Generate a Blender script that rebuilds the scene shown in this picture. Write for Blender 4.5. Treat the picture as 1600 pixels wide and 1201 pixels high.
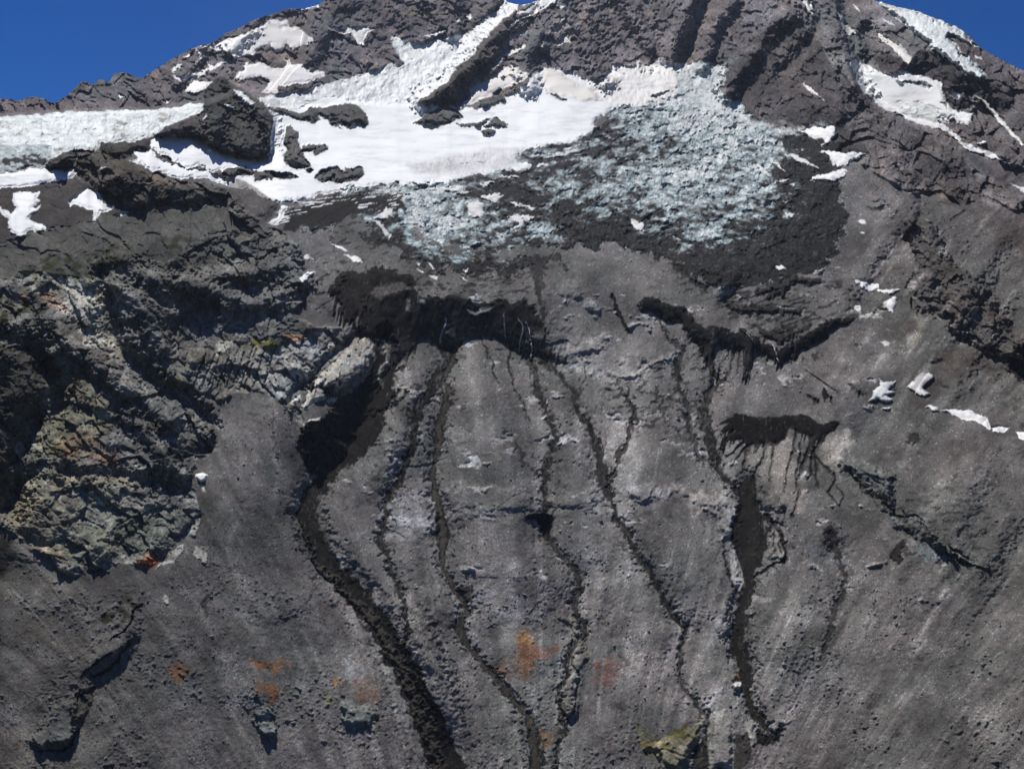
import bpy, math, random
import numpy as np
from mathutils import Vector, Matrix

for _o in list(bpy.data.objects):
    bpy.data.objects.remove(_o)
scene = bpy.context.scene
COL = scene.collection

# ------------------------------------------------------------------ camera, sky, sun, exposure
FPX = 1413.0                                   # focal length in pixels of the 1600 px wide photograph
cam_data = bpy.data.cameras.new("camera")
cam_data.sensor_width = 36.0
cam_data.lens = 36.0 * FPX / 1600.0
cam_data.clip_start = 1.0
cam_data.clip_end = 60000.0
cam = bpy.data.objects.new("camera", cam_data)
cam.location = (0, 0, 0)
cam.rotation_euler = (math.radians(90), 0, 0)
COL.objects.link(cam)
scene.camera = cam

SUN_EL, SUN_AZ = math.radians(61.0), math.radians(-27.0)      # azimuth from +Y towards +X
world = bpy.data.worlds.new("World")
scene.world = world
world.use_nodes = True
wt = world.node_tree
for n in list(wt.nodes):
    wt.nodes.remove(n)
w_out = wt.nodes.new("ShaderNodeOutputWorld")
w_bg = wt.nodes.new("ShaderNodeBackground")
w_sky = wt.nodes.new("ShaderNodeTexSky")
w_sky.sky_type = 'NISHITA'
w_sky.sun_disc = False
w_sky.sun_elevation = SUN_EL
w_sky.sun_rotation = SUN_AZ
w_sky.altitude = 2600.0
w_sky.air_density = 1.0
w_sky.dust_density = 0.0
w_sky.ozone_density = 5.0
w_bg.inputs['Strength'].default_value = 0.055
w_hs = wt.nodes.new("ShaderNodeHueSaturation")
w_hs.inputs['Hue'].default_value = 0.515
w_hs.inputs['Saturation'].default_value = 1.31
wt.links.new(w_sky.outputs[0], w_hs.inputs['Color'])
wt.links.new(w_hs.outputs[0], w_bg.inputs['Color'])
wt.links.new(w_bg.outputs[0], w_out.inputs['Surface'])

sun_data = bpy.data.lights.new("sun", 'SUN')
sun_data.energy = 4.4
sun_data.angle = math.radians(0.53)
sun_data.color = (1.0, 0.97, 0.93)
sun = bpy.data.objects.new("sun", sun_data)
to_sun = Vector((math.sin(SUN_AZ) * math.cos(SUN_EL), math.cos(SUN_AZ) * math.cos(SUN_EL), math.sin(SUN_EL)))
sun.rotation_euler = (-to_sun).to_track_quat('-Z', 'Y').to_euler()
sun.location = (0, 0, 3000)
COL.objects.link(sun)

scene.view_settings.view_transform = 'Standard'
scene.view_settings.look = 'None'
scene.view_settings.exposure = 0.30
scene.view_settings.gamma = 1.0
scene.view_settings.use_curve_mapping = False

F32 = np.float32
rng = np.random.default_rng(7)

# ------------------------------------------------------------------ noise
_perm = np.random.default_rng(11).permutation(256).astype(np.int32)
PERM = np.concatenate([_perm, _perm, _perm])
_g = np.random.default_rng(5).normal(size=(256, 3)); _g /= np.linalg.norm(_g, axis=1)[:, None]
GR = (_g * 1.5).astype(F32)

def perlin(x, y, z, seed=0):
    """3D gradient noise, about -1..1"""
    x, y, z = np.asarray(x, F32), np.asarray(y, F32), np.asarray(z, F32)
    x, y, z = (F32(.36) * x + F32(.48) * y - F32(.80) * z + F32(seed * 7.31), F32(-.80) * x + F32(.60) * y + F32(seed * 5.77),
               F32(.48) * x + F32(.64) * y + F32(.60) * z + F32(seed * 9.13))
    x, y, z = np.broadcast_arrays(x, y, z)
    xf = np.floor(x); yf = np.floor(y); zf = np.floor(z)
    X = xf.astype(np.int32) & 255; Y = yf.astype(np.int32) & 255; Zi = zf.astype(np.int32) & 255
    x = x - xf; y = y - yf; z = z - zf
    fx = x * x * x * (x * (x * 6 - 15) + 10); fy = y * y * y * (y * (y * 6 - 15) + 10); fz = z * z * z * (z * (z * 6 - 15) + 10)
    res = None
    px = (PERM[X], PERM[X + 1])
    out = []
    for dx in (0, 1):
        a = px[dx]
        for dy in (0, 1):
            b = PERM[a + Y + dy]
            for dz in (0, 1):
                g = GR[PERM[b + Zi + dz]]
                out.append(g[..., 0] * (x - dx) + g[..., 1] * (y - dy) + g[..., 2] * (z - dz))
    l = lambda a, b, t: a + (b - a) * t
    a = l(l(out[0], out[1], fz), l(out[2], out[3], fz), fy)
    b = l(l(out[4], out[5], fz), l(out[6], out[7], fz), fy)
    return l(a, b, fx)

def worley(x, y, seed=0, jit=0.9):
    """2D cell noise: distance to nearest, to second nearest, id 0..1"""
    xf = np.floor(x).astype(np.int32); yf = np.floor(y).astype(np.int32)
    d1 = np.full(x.shape, 9.0, F32); d2 = d1.copy(); idv = np.zeros(x.shape, F32)
    for i in (-1, 0, 1):
        for j in (-1, 0, 1):
            cx = xf + i; cy = yf + j
            h = PERM[(PERM[(cx + seed * 7) & 255] + cy) & 255]
            h2 = PERM[h + 57]
            qx = cx + 0.5 + (h / 255.0 - 0.5) * jit; qy = cy + 0.5 + (h2 / 255.0 - 0.5) * jit
            d = np.sqrt((qx - x) ** 2 + (qy - y) ** 2).astype(F32)
            n = d < d1
            d2 = np.where(n, d1, np.minimum(d2, d)); idv = np.where(n, PERM[h2 + 31] / 255.0, idv); d1 = np.where(n, d, d1)
    return d1, d2, idv.astype(F32)

def facets(x, y, seed=0, tilt=1.0):
    """broken blocks: every cell its own tilted plane; height and crack depth"""
    xf = np.floor(x).astype(np.int32); yf = np.floor(y).astype(np.int32)
    d1 = np.full(x.shape, 9.0, F32); d2 = d1.copy(); hh = np.zeros(x.shape, F32)
    for i in (-1, 0, 1):
        for j in (-1, 0, 1):
            cx = xf + i; cy = yf + j
            h = PERM[(PERM[(cx + seed * 7) & 255] + cy) & 255]
            h2 = PERM[h + 57]; h3 = PERM[h2 + 91]; h4 = PERM[h3 + 13]
            ox = x - (cx + 0.5 + (h / 255.0 - 0.5)); oy = y - (cy + 0.5 + (h2 / 255.0 - 0.5))
            d = np.sqrt(ox ** 2 + oy ** 2).astype(F32)
            n = d < d1
            pl = tilt * (ox * (h3 / 127.5 - 1) + oy * (h4 / 127.5 - 1)) + (h4 / 255.0 - .5)
            d2 = np.where(n, d1, np.minimum(d2, d)); hh = np.where(n, pl, hh); d1 = np.where(n, d, d1)
    return hh.astype(F32), (d2 - d1).astype(F32)

def ss(a, b, x):
    t = np.clip((x - a) / (b - a), 0, 1)
    return t * t * (3 - 2 * t)

def blur(a, sy, sx):
    def k(s):
        r = int(3 * s) + 1; q = np.exp(-0.5 * (np.arange(-r, r + 1) / s) ** 2); return q / q.sum(), r
    for ax, s in ((0, sy), (1, sx)):
        kk, r = k(s); n = a.shape[ax]; m = n + 2 * r
        pad = [(0, 0), (0, 0)]; pad[ax] = (r, r)
        p = np.pad(a, pad, mode='edge')
        L = 1 << (m + len(kk)).bit_length()
        fk = np.fft.rfft(kk, L)
        fp = np.fft.rfft(p, L, axis=ax)
        fp = fp * (fk[:, None] if ax == 0 else fk[None, :])
        q = np.fft.irfft(fp, L, axis=ax)
        sl = [slice(None)] * 2; sl[ax] = slice(2 * r, 2 * r + n)
        a = q[tuple(sl)].astype(F32)
    return a

# ------------------------------------------------------------------ survey notes: outlines of the place, read off in survey sheets
SHEETS = dict(A=(0, 0, 2.963), B=(530, 0, 2.963), C=(1060, 0, 2.963), D=(0, 400, 2.963), E=(530, 400, 2.963),
              F=(1060, 400, 2.963), G=(0, 800, 2.963), H=(530, 800, 2.963), I=(1060, 800, 2.963),
              J=(400, 480, 5.0), K=(1080, 620, 5.0), L=(960, 1000, 5.0), M=(0, 540, 5.0), N=(1280, 60, 5.0),
              Q=(620, 260, 6.667), R=(560, 420, 5.0), W=(960, 200, 5.0), O=(1400, 0, 6.005), X=(250, 100, 8.0), P=(0, 0, 1.0))

def Z(s):
    u0 = v0 = 0; k = 1.0; out = []
    for tok in s.split():
        if tok in SHEETS:
            u0, v0, k = SHEETS[tok]
        else:
            a, b = tok.split(',')
            out.append((u0 + float(a) / k, v0 + float(b) / k))
    return np.array(out)

SKY = Z("P -340,215 -120,188 A 0,457 30,459 60,461 85,470 100,460 150,447 205,452 219,472 232,478 262,472 300,450 330,425 352,402 370,385 395,372 410,382 425,396 437,388 450,374 465,366 480,366 490,381 505,384 516,352 535,338 550,335 600,338 618,352 640,360 668,357 684,342 700,330 740,310 790,275 850,245 905,215 960,205 1010,180 1050,150 1120,125 1170,95 1240,70 1330,40 1400,42 1470,25 1500,4 P 530,-10 560,-25 620,-60 700,-70 760,-30 B 762,-4 772,6 790,14 830,22 870,18 905,8 940,-4 P 880,-30 960,-90 1100,-125 1240,-90 1340,-25 C 900,0 960,15 1030,35 1100,50 1180,80 1240,105 1300,130 1350,170 1390,215 1450,250 1520,290 1600,325 P 1700,160 1960,235")
o_ = np.argsort(SKY[:, 0], kind='stable'); SKY = SKY[o_]

# ------------------------------------------------------------------ the grid over the mountain side
STEP = 1.32
u_in = np.arange(-24, 1624.1, STEP)
u_out = 24 + np.cumsum(STEP * 1.07 ** np.arange(1, 45))
U1 = np.concatenate([-u_out[::-1], u_in, 1600 + u_out]).astype(F32)
NU = len(U1)
vsky = np.interp(U1, SKY[:, 0], SKY[:, 1])
jit = 1.6 * perlin(U1 / 7.0, 0.5, 0.5, 3) + 1.0 * perlin(U1 / 3.0, 0.5, 0.5, 4)
vsky = np.convolve(np.pad(vsky, 3, mode='edge'), np.ones(7) / 7, 'valid')
VB = 1216.0
NIN = int((VB - 20) / STEP)
tt = np.linspace(0, 1, NIN)
V = vsky[None, :] + tt[:, None] * (VB - vsky[None, :])
V = V + jit[None, :] * np.exp(-(V - vsky[None, :]) / 7.0)
v_out = VB + np.cumsum(STEP * 1.14 ** np.arange(1, 30))
V = np.concatenate([V, np.repeat(v_out[:, None], NU, 1)], 0).astype(F32)
NV = V.shape[0]
U = np.repeat(U1[None, :], NV, 0).astype(F32)
print("grid", NU, NV, NU * NV / 1e6)

WU = (3.0 * perlin(U / 16, V / 16, 0.3, 1) + 1.8 * perlin(U / 6, V / 6, 0.3, 2) + 1.1 * perlin(U / 2.6, V / 2.6, 0.3, 3)).astype(F32)
WV = (3.0 * perlin(U / 16, V / 16, 0.3, 4) + 1.8 * perlin(U / 6, V / 6, 0.3, 5) + 1.1 * perlin(U / 2.6, V / 2.6, 0.3, 6)).astype(F32)

ROUGH = 1.0
EN = perlin(U / 7, V / 7, .7, 8); EN2 = perlin(U / 2.8, V / 2.8, .7, 9)
def window(pts, m):
    u0, v0 = pts.min(0) - m; u1, v1 = pts.max(0) + m
    c0 = np.searchsorted(U1, u0); c1 = np.searchsorted(U1, u1)
    if c1 <= c0 + 1: return None
    Vw = V[:, c0:c1]
    rows = np.where((Vw.max(1) >= v0) & (Vw.min(1) <= v1))[0]
    if len(rows) < 2: return None
    return slice(rows[0], rows[-1] + 1), slice(c0, c1)

def seg_d(x, y, a, b):
    d = b - a; L = max(float(d @ d), 1e-6)
    t = np.clip(((x - a[0]) * d[0] + (y - a[1]) * d[1]) / L, 0, 1)
    return np.hypot(x - a[0] - t * d[0], y - a[1] - t * d[1]), t

def area(s, warp=1.0, m=14.0):
    """signed distance in px, positive inside: (window, field)"""
    pts = (Z(s) if isinstance(s, str) else s).astype(F32)
    w = window(pts, m + 6 * warp)
    if w is None: return None
    x = U[w] + warp * WU[w]; y = V[w] + warp * WV[w]
    dmin = np.full(x.shape, 1e9, F32); ins = np.zeros(x.shape, bool)
    n = len(pts)
    for i in range(n):
        a = pts[i]; b = pts[(i + 1) % n]
        d, _ = seg_d(x, y, a, b); dmin = np.minimum(dmin, d)
        if a[1] != b[1]:
            c = ((a[1] > y) != (b[1] > y)) & (x < (b[0] - a[0]) * (y - a[1]) / (b[1] - a[1]) + a[0])
            ins ^= c
    return w, np.where(ins, dmin, -dmin).astype(F32)

def course(s, w0, w1=None, warp=0.5, m=4.0):
    """distance to a polyline over its half width (1 = edge), and 0..1 along it"""
    pts = (Z(s) if isinstance(s, str) else s).astype(F32)
    if w1 is None: w1 = w0
    ws = np.linspace(w0, w1, len(pts)) if np.isscalar(w0) else np.interp(np.linspace(0, 1, len(pts)), np.linspace(0, 1, len(w0)), w0)
    w = window(pts, max(ws) * m + 6 * warp)
    if w is None: return None
    x = U[w] + warp * WU[w]; y = V[w] + warp * WV[w]
    best = np.full(x.shape, 1e9, F32); al = np.zeros(x.shape, F32); wd = np.ones(x.shape, F32)
    for i in range(len(pts) - 1):
        d, t = seg_d(x, y, pts[i], pts[i + 1])
        wi = ws[i] + (ws[i + 1] - ws[i]) * t
        r = d / wi
        k = r < best
        best = np.where(k, r, best); al = np.where(k, (i + t) / (len(pts) - 1), al); wd = np.where(k, wi, wd)
    best = best * (1 + np.where(wd < 16, np.minimum(1, 4.5 / np.maximum(wd, 1)), 0) * (.75 * EN[w] + .5 * EN2[w]))
    return w, best, al, wd

# ------------------------------------------------------------------ base form: slope tangents integrated from the valley upwards
cv = np.array([-220, 0, 100, 170, 260, 330, 400, 480, 600, 800, 1000, 1200, 1700.])
cu = np.array([-400, 0, 200, 400, 600, 800, 1000, 1200, 1400, 1600, 2000.])
TT = np.array([
 [.85, .85, .85, .85, .85, .85, .88, .88, .85, .85, .85],
 [.80, .80, .80, .80, .80, .82, .85, .85, .82, .8, .8],
 [.75, .75, .75, .80, .80, .85, .85, .9, .85, .85, .85],
 [.56, .56, .56, .56, .54, .60, .62, .75, .85, .85, .85],
 [.55, .55, .55, .50, .46, .46, .52, .55, .75, .8, .8],
 [.65, .65, .60, .55, .50, .48, .48, .50, .65, .75, .75],
 [.70, .70, .65, .60, .55, .48, .48, .50, .62, .7, .7],
 [.80, .80, .80, .75, .70, .70, .65, .62, .62, .7, .7],
 [.80, .80, .75, .72, .72, .72, .72, .70, .66, .68, .7],
 [.80, .78, .72, .70, .70, .70, .70, .70, .68, .7, .7],
 [.74, .72, .70, .70, .70, .70, .70, .70, .70, .7, .7],
 [.70, .70, .70, .70, .70, .70, .70, .70, .70, .7, .7],
 [.70, .70, .70, .70, .70, .70, .70, .70, .70, .7, .7]])
def grid2(tab, cv, cu, V, U1):
    c = np.empty((len(cv), len(U1)))
    for i in range(len(cv)): c[i] = np.interp(U1, cu, tab[i])
    out = np.empty(V.shape, F32)
    for j in range(len(U1)): out[:, j] = np.interp(V[:, j], cv, c[:, j])
    return out
VR = np.arange(-232., 1720., 4.)
TR = blur(grid2(TT, cv, cu, np.repeat(VR[:, None], NU, 1), U1), 12, 40)
TR = np.maximum(TR, -(VR[:, None] - 600) / FPX + 0.10)
y0 = np.interp(U1, [-400, -100, 200, 500, 700, 1000, 1300, 1600, 2000], [385, 420, 475, 545, 570, 565, 525, 455, 380])
y0 = np.convolve(np.pad(y0, 60, mode='edge'), np.ones(121) / 121, 'valid')
rr_ = 1.0 / (FPX * ((VR[:, None] - 600) / FPX + TR))
LR = -np.concatenate([np.zeros((1, NU)), np.cumsum(.5 * (rr_[1:] + rr_[:-1]) * 4.0, 0)], 0)
kb = int(np.searchsorted(VR, VB)); LR = LR - LR[kb][None] + np.log(y0)[None]
T = np.empty(V.shape, F32); LY = np.empty(V.shape)
for j in range(NU):
    T[:, j] = np.interp(V[:, j], VR, TR[:, j]); LY[:, j] = np.interp(V[:, j], VR, LR[:, j])
LY = blur(LY.astype(F32), 2, 2)
E = (V - 600.0) / FPX
RATE = 1.0 / (FPX * (E + T))
YB = np.exp(LY).astype(F32)
XB = YB * (U - 800) / FPX; ZB = -YB * E
NR = ((T + E) / np.sqrt(1 + T * T)).astype(F32)          # cosine between the slope's normal and the view
PXM = YB / FPX                                           # metres per survey pixel
print("depth centre", YB[0, NU // 2], YB[NIN // 2, NU // 2], YB[NIN - 1, NU // 2])

# crag pattern coordinates: far cliffs are laid out steeper than the ground they stand on
CX = (U * 1.0).astype(F32); CZ = (-V * 1.0).astype(F32); CY = (.15 * U + .1 * V).astype(F32)
HAZE = 0.00002
# ------------------------------------------------------------------ fields over the mountain
def zeros(): return np.zeros(V.shape, F32)
H = zeros(); S = zeros(); LD = zeros(); ROCK = zeros(); ICE = zeros(); SNOW = zeros(); WET = zeros(); DIRT = zeros(); FLUTE = zeros()
ALB = np.empty(V.shape + (3,), F32)
OID = np.zeros(V.shape, np.int16)
KINDS = []
PARENT = {}
def reg(name, label=None, cat=None, kind=None, group=None, mat='rock'):
    KINDS.append((name, label, cat, kind, group, mat)); return len(KINDS) - 1
def part(name, parent, label=None, mat='rock'):
    i = reg(name, label, None, None, None, mat); PARENT[i] = parent; return i

def lerp(a, b, t): return a + (b - a) * t
CALM = zeros()
def F(f, col=None, a=1.0, soft=1.3, h=0.0, hf=12.0, s=0.0, rock=None, ice=None, snow=None, wet=None, dirt=None, flute=None, oid=None, ld=0.0, ldf=3.0, cut=0.5):
    """lay a property over an outline or along a course"""
    if f is None: return
    if len(f) == 2:
        w, d = f; m = ss(-soft, soft, d)
        if h: H[w] += h * ss(0, hf, d)
    else:
        w, r, al, wd = f; d = wd * (1 - r); m = ss(-soft, soft, d)
        if h: H[w] += h * np.maximum(0, np.exp(-(r * 1.5 / (hf if hf < 12 else 1.0)) ** 2) - .106) / .894 * (ss(0, .30, al) * ss(1, .45, al) if np.max(wd) > 12 and hf < 12 else 1)
    m = m * a
    if col is not None: ALB[w] = lerp(ALB[w], np.array(col, F32), m[..., None])
    for fld, val in ((ROCK, rock), (ICE, ice), (SNOW, snow), (WET, wet), (DIRT, dirt), (FLUTE, flute)):
        if val is not None: fld[w] = lerp(fld[w], F32(val), m)
    if s: S[w] = lerp(S[w], F32(s), ss(-soft * 1.5, soft * 1.5, d))
    if ld: LD[w] += ld * ss(-ldf, ldf, d)
    if oid is not None:
        o = OID[w]; o[d > 0] = oid; OID[w] = o

# colours of the stuff itself
SCREE = (.132, .125, .128); SCREE_G = (.108, .115, .112); PALE = (.205, .197, .195); TAN = (.20, .18, .16)
BLACK = (.016, .0155, .016); STREAM = (.045, .041, .036); SNOWC = (.74, .75, .77); RK = (.085, .085, .083)
OLIVE = (.095, .092, .066); MOSS = (.040, .045, .022); RUST = (.165, .094, .060); RED = (.15, .092, .080)
BROWN = (.085, .073, .066); SUMMIT = (.140, .127, .132); BLUEG = (.135, .155, .17); ICEC = (.37, .455, .47)

o_talus = reg('talus_slope', kind='structure')
o_summit = reg('summit_face', kind='structure')
o_ridge = reg('distant_ridge', kind='structure')
o_butt = reg('rocky_buttress', kind='structure')
o_mor = reg('moraine_ridge', kind='structure')

def ragged(s, amp, sc, soft=1.5, warp=1.5, fringe=0):
    f = area(s, warp, amp * 2.2 + 8 + fringe)
    w, d = f
    if fringe: d = d + fringe * ss(.0, .55, perlin((U[w] + .15 * V[w]) / 4.0, V[w] / 60, .7, 93) + .5 * perlin(U[w] / 11, V[w] / 90, .7, 94)) * ss(-.15, .5, (V[w] - np.mean(Z(s)[:, 1])) / np.ptp(Z(s)[:, 1]))
    n = perlin(U[w] / sc, V[w] / (sc * .75), .7, 91) + .6 * perlin(U[w] / (sc * .4), V[w] / (sc * .3), .7, 92) + .35 * EN2[w]
    return w, (d + amp * n).astype(F32)
# coordinate running down the fall lines of the lower slopes
SF = ((U - 830) * np.exp(0.00115 * (np.clip(V, 300, 1400) - 900))).astype(F32)
n_lo = perlin(XB / 90, YB / 90, ZB / 90, 21)
n_mid = perlin(XB / 30, YB / 30, ZB / 30, 22)
n_str = perlin(SF / 16, V / 170, 0.5, 23)
n_st2 = perlin(SF / 5, V / 75, 0.5, 24)
g = ss(-.25, .45, n_lo + .35 * n_mid)
ALB[:] = lerp(np.array(SCREE, F32), np.array(SCREE_G, F32), (g * .8)[..., None])
low = ss(380, 520, V)
k = low * (ss(.12, .62, n_str + .25 * n_mid) * .45 + ss(.1, .6, n_st2) * .14)
ALB[:] = lerp(ALB, np.array(PALE, F32), k[..., None])
k = low * ss(.15, .6, -n_str) * .35
ALB[:] = lerp(ALB, np.array((.075, .073, .078), F32), k[..., None])
# the east bench is a little warmer and the west side of the valley darker and more olive
k = ss(620, 120, U) * ss(480, 700, V) * .55
ALB[:] = lerp(ALB, np.array((.083, .081, .083), F32), k[..., None])
k = ss(260, 0, U) * ss(840, 900, V) * ss(-.3, .4, n_mid + n_str) * .6
ALB[:] = lerp(ALB, np.array((.098, .092, .075), F32), k[..., None])
k = ss(1150, 1400, U) * ss(200, 330, V) * .35
ALB[:] = lerp(ALB, np.array((.112, .102, .102), F32), k[..., None])
ROCK += ss(.25, .7, n_lo) * low * .10

# ---- the far wall: summit cliffs and the ridge beyond the west glacier
F(area("P -600,-400 A 0,535 250,518 400,510 700,503 940,472 P 330,160 400,150 430,140 B 0,380 140,345 260,320 350,480 500,500 560,500 700,490 880,430 960,430 1100,480 C 0,300 200,310 190,400 240,490 330,540 500,580 720,575 760,620 850,690 P 1330,250 1420,300 1500,320 1600,330 1960,340 1960,-400", .6, 20), SUMMIT, rock=.85, oid=o_summit, soft=4)
F(area("P -600,-400 A 0,537 250,520 400,512 700,505 940,475 1000,440 1200,440 1350,440 B 0,375 140,340 260,330 300,290 240,180 P 620,-60 500,-300", .4, 20), (.115, .102, .112), rock=.8, oid=o_ridge, soft=3)
# warm, grey and greenish bands in the summit rocks
nb = perlin(CX / 70, CY / 70, CZ / 60, 31); nb2 = perlin(CX / 18, CY / 18, CZ / 20, 32)
up = ss(.5, .8, ROCK) * ss(330, 250, V)
ALB[:] = lerp(ALB, np.array((.150, .124, .118), F32), (up * ss(.1, .5, nb + .4 * nb2) * .75)[..., None])
ALB[:] = lerp(ALB, np.array((.110, .118, .122), F32), (up * ss(.1, .5, -nb + .4 * nb2) * .75)[..., None])
F(area("B 0,0 750,0 700,80 560,170 470,200 320,190 300,150 0,60", 1, 20), (.105, .092, .108), .6, rock=1)
F(area("B 290,60 540,45 560,65 400,78 300,75", .7), (.15, .14, .11), .8)
# gullies and ribs on the summit face (courses run down the fall line)
for c, w0, w1, hh in [("B 1090,0 1130,120 1200,200 1250,330", 9, 7, -22), ("B 1230,0 1290,110 1350,200 1440,290", 8, 7, -25),
                      ("B 1400,0 1440,120 1490,210 1500,290", 9, 7, -22), ("B 1290,-20 1370,80 1440,190 1500,270", 7, 6, 16),
                      ("B 1040,-10 1060,90 1150,180 1190,300 1240,370", 8, 8, 20), ("C 150,-20 100,100 60,200 30,280", 9, 8, -24),
                      ("C 60,-20 20,80 -20,190 -60,280", 9, 8, 20), ("C 260,-10 180,90 130,200 110,290", 8, 8, 20),
                      ("C 640,-30 660,60 640,150 560,260 480,330", 7, 8, -16), ("C 520,60 470,80 400,160 330,260 260,350 230,420", 8, 9, 26),
                      ("C 700,180 780,280 800,370 850,430", 9, 9, 20), ("C 880,150 900,230 880,290", 9, 8, -18),
                      ("B 180,-30 210,50 250,130", 9, 8, -18), ("B 430,-30 460,60 520,150", 9, 8, 20), ("B 640,-20 600,60 570,170", 8, 7, -14),
                      ("A 1200,70 1150,150 1060,230", 8, 6, 14), ("A 1560,0 1500,160 1440,260", 9, 8, 16), ("A 950,210 880,300 820,380", 7, 6, 14),
                      ("B 640,250 700,160 770,90 870,40", 9, 9, 20), ("B 380,470 520,370 620,270", 8, 9, 26), ("B 880,390 850,290 900,190 960,100", 9, 9, 22)]:
    F(course(c, w0, w1, 1.0, 2.6), h=hh, hf=2.6)
F(area("C 320,190 400,140 480,90 500,75 440,110 410,180 330,215", 1), (.045, .043, .047), .6, s=.6)
F(area("C 780,165 830,150 890,200 890,270 830,265 790,235", 1), (.09, .115, .115), .8, s=.5)
F(area("C 900,260 960,240 1040,280 1060,310 1000,340 940,320", 1), (.06, .045, .048), .7, s=.7)
F(area("C 1080,270 1100,235 1140,230 1200,240 1250,270 1310,310 1400,360 1500,400 1540,450 1540,500 1500,540 1440,530 1380,470 1370,440 1350,490 1300,515 1260,500 1230,440 1220,380 1150,350 1060,330 1065,300", .8), (.055, .05, .058), .85, s=.93, rock=.7)
F(area("C 230,440 300,400 420,330 520,400 700,500 760,560 720,580 560,580 400,545 280,520", 1), (.095, .084, .082), .6)
F(area("C 230,440 200,340 330,230 480,90 620,130 700,300 850,430 930,500 760,560 560,580 400,545 280,520", 2, 14), (.070, .064, .066), .75)
F(area("C 170,-20 330,30 260,150 220,240 200,300 -20,290 -150,200 -120,20", 1.5), (.115, .10, .104), .55, rock=1)

F(area("C 700,590 760,560 850,640 890,720 850,720 790,760 730,690 690,650 730,610", 2, 14), (.055, .052, .054), .85, rock=.8, h=3)
for s_, c_, a_ in [("C 740,560 900,520 1100,600 1300,700 1400,850 1200,800 950,760 880,680", (.078, .070, .070), .7), ("C 1040,720 1180,700 1300,780 1420,880 1300,900 1150,830 1060,800", (.058, .052, .054), .75),
                   ("C 800,830 900,800 1000,880 980,960 880,900", (.16, .148, .145), .4), ("C 1250,860 1400,900 1600,1050 1600,1150 1400,1050", (.075, .068, .066), .5), ("C 1440,820 1600,900 1700,960 1700,1060 1500,960", (.07, .062, .06), .5)]:
    f_ = area(s_, 3, 24)
    if f_: ALB[f_[0]] = lerp(ALB[f_[0]], np.array(c_, F32), (ss(-10, 12, f_[1] + 8 * WU[f_[0]] * .3) * a_)[..., None]); ROCK[f_[0]] = np.maximum(ROCK[f_[0]], ss(-6, 10, f_[1]) * (.35 if c_[0] < .1 else 0) * ss(-.1, .4, n_mid[f_[0]]))
# ---- far right: bare rock below the ice, the shaded basin
F(area("C 1270,170 1350,190 1450,240 1600,320 1700,380 1700,800 1600,770 1500,720 1400,680 1300,590 1250,560 1370,540 1440,540 1540,500 1500,400 1400,370 1370,300", .8), (.105, .094, .10), .8, rock=.6)
F(area("C 1320,690 1450,740 1600,780 1760,860 1760,1010 1600,900 1500,850 1400,800 1340,760", 1), (.100, .092, .104), .8, rock=.05)

# depth steps: what stands well behind
far = area("P -600,-400 -600,186 A 0,540 250,520 400,512 700,505 940,475 1050,440 1100,400 P 420,150 470,90 560,-300", .3, 60)
F(far, ld=.16, ldf=5)
far2 = area("C 700,-250 760,100 800,270 850,430 930,490 1000,530 1060,570 1200,600 1330,690 1440,800 1530,850 1600,895 P 1960,470 1960,-400", .5, 60)
F(far2, ld=.045, ldf=10)
tongue = area("A 1205,450 1340,430 1600,375 B 140,330 270,300 260,200 240,160 300,200 400,190 560,165 640,110 700,50 765,-40 940,-60 830,30 760,90 700,150 640,220 610,265 540,310 500,380 430,420 350,480 A 1600,480 1300,500", .5, 10)
F(tongue, ld=.008, ldf=5)

# dark strips between the left snow bands, fluted cliff
F(area("A 470,660 520,650 690,640 700,690 740,710 800,740 870,775 940,790 1000,800 1070,815 1060,835 1000,820 950,800 900,800 850,770 780,755 720,705 640,700 600,730 560,740 500,720 460,690", .8), (.062, .058, .052), snow=0, rock=.6, h=6, oid=o_butt)
F(area("A 200,770 240,730 300,700 380,692 450,700 560,735 640,760 700,790 830,840 960,850 1040,870 1060,900 1100,950 1000,930 900,950 800,950 700,960 600,980 520,920 430,870 360,810 330,780 240,790", .8, 14), (.078, .070, .062), snow=0, rock=.95, h=7, s=.50, flute=.8, oid=o_butt)
F(area("A 380,692 450,700 560,735 640,760 700,790 830,840 800,850 700,830 600,790 480,740 380,720", 1), (.085, .078, .066), .8, s=-.2)
F(area("A 0,870 200,850 340,815 420,860 520,920 600,985 500,1010 420,1050 250,1080 100,1100 0,1130 P -300,400 -300,300", 1, 14), (.058, .050, .046), .85, snow=0, rock=.42, oid=o_butt)
# ------------------------------------------------------------------ snow and ice
def snow(s, label, name='snow_patch', cat='snow patch', group=None, col=SNOWC, warp=1.0, h=1.5, dirt=0, ice=0, kind=None, rock=0.0):
    o = reg(name, label, cat, kind, group, 'snow')
    F(area(s, warp, 10), col, snow=1, rock=rock, h=h, hf=6, soft=.7, oid=o, dirt=dirt, ice=ice, s=0)
    return o

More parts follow.
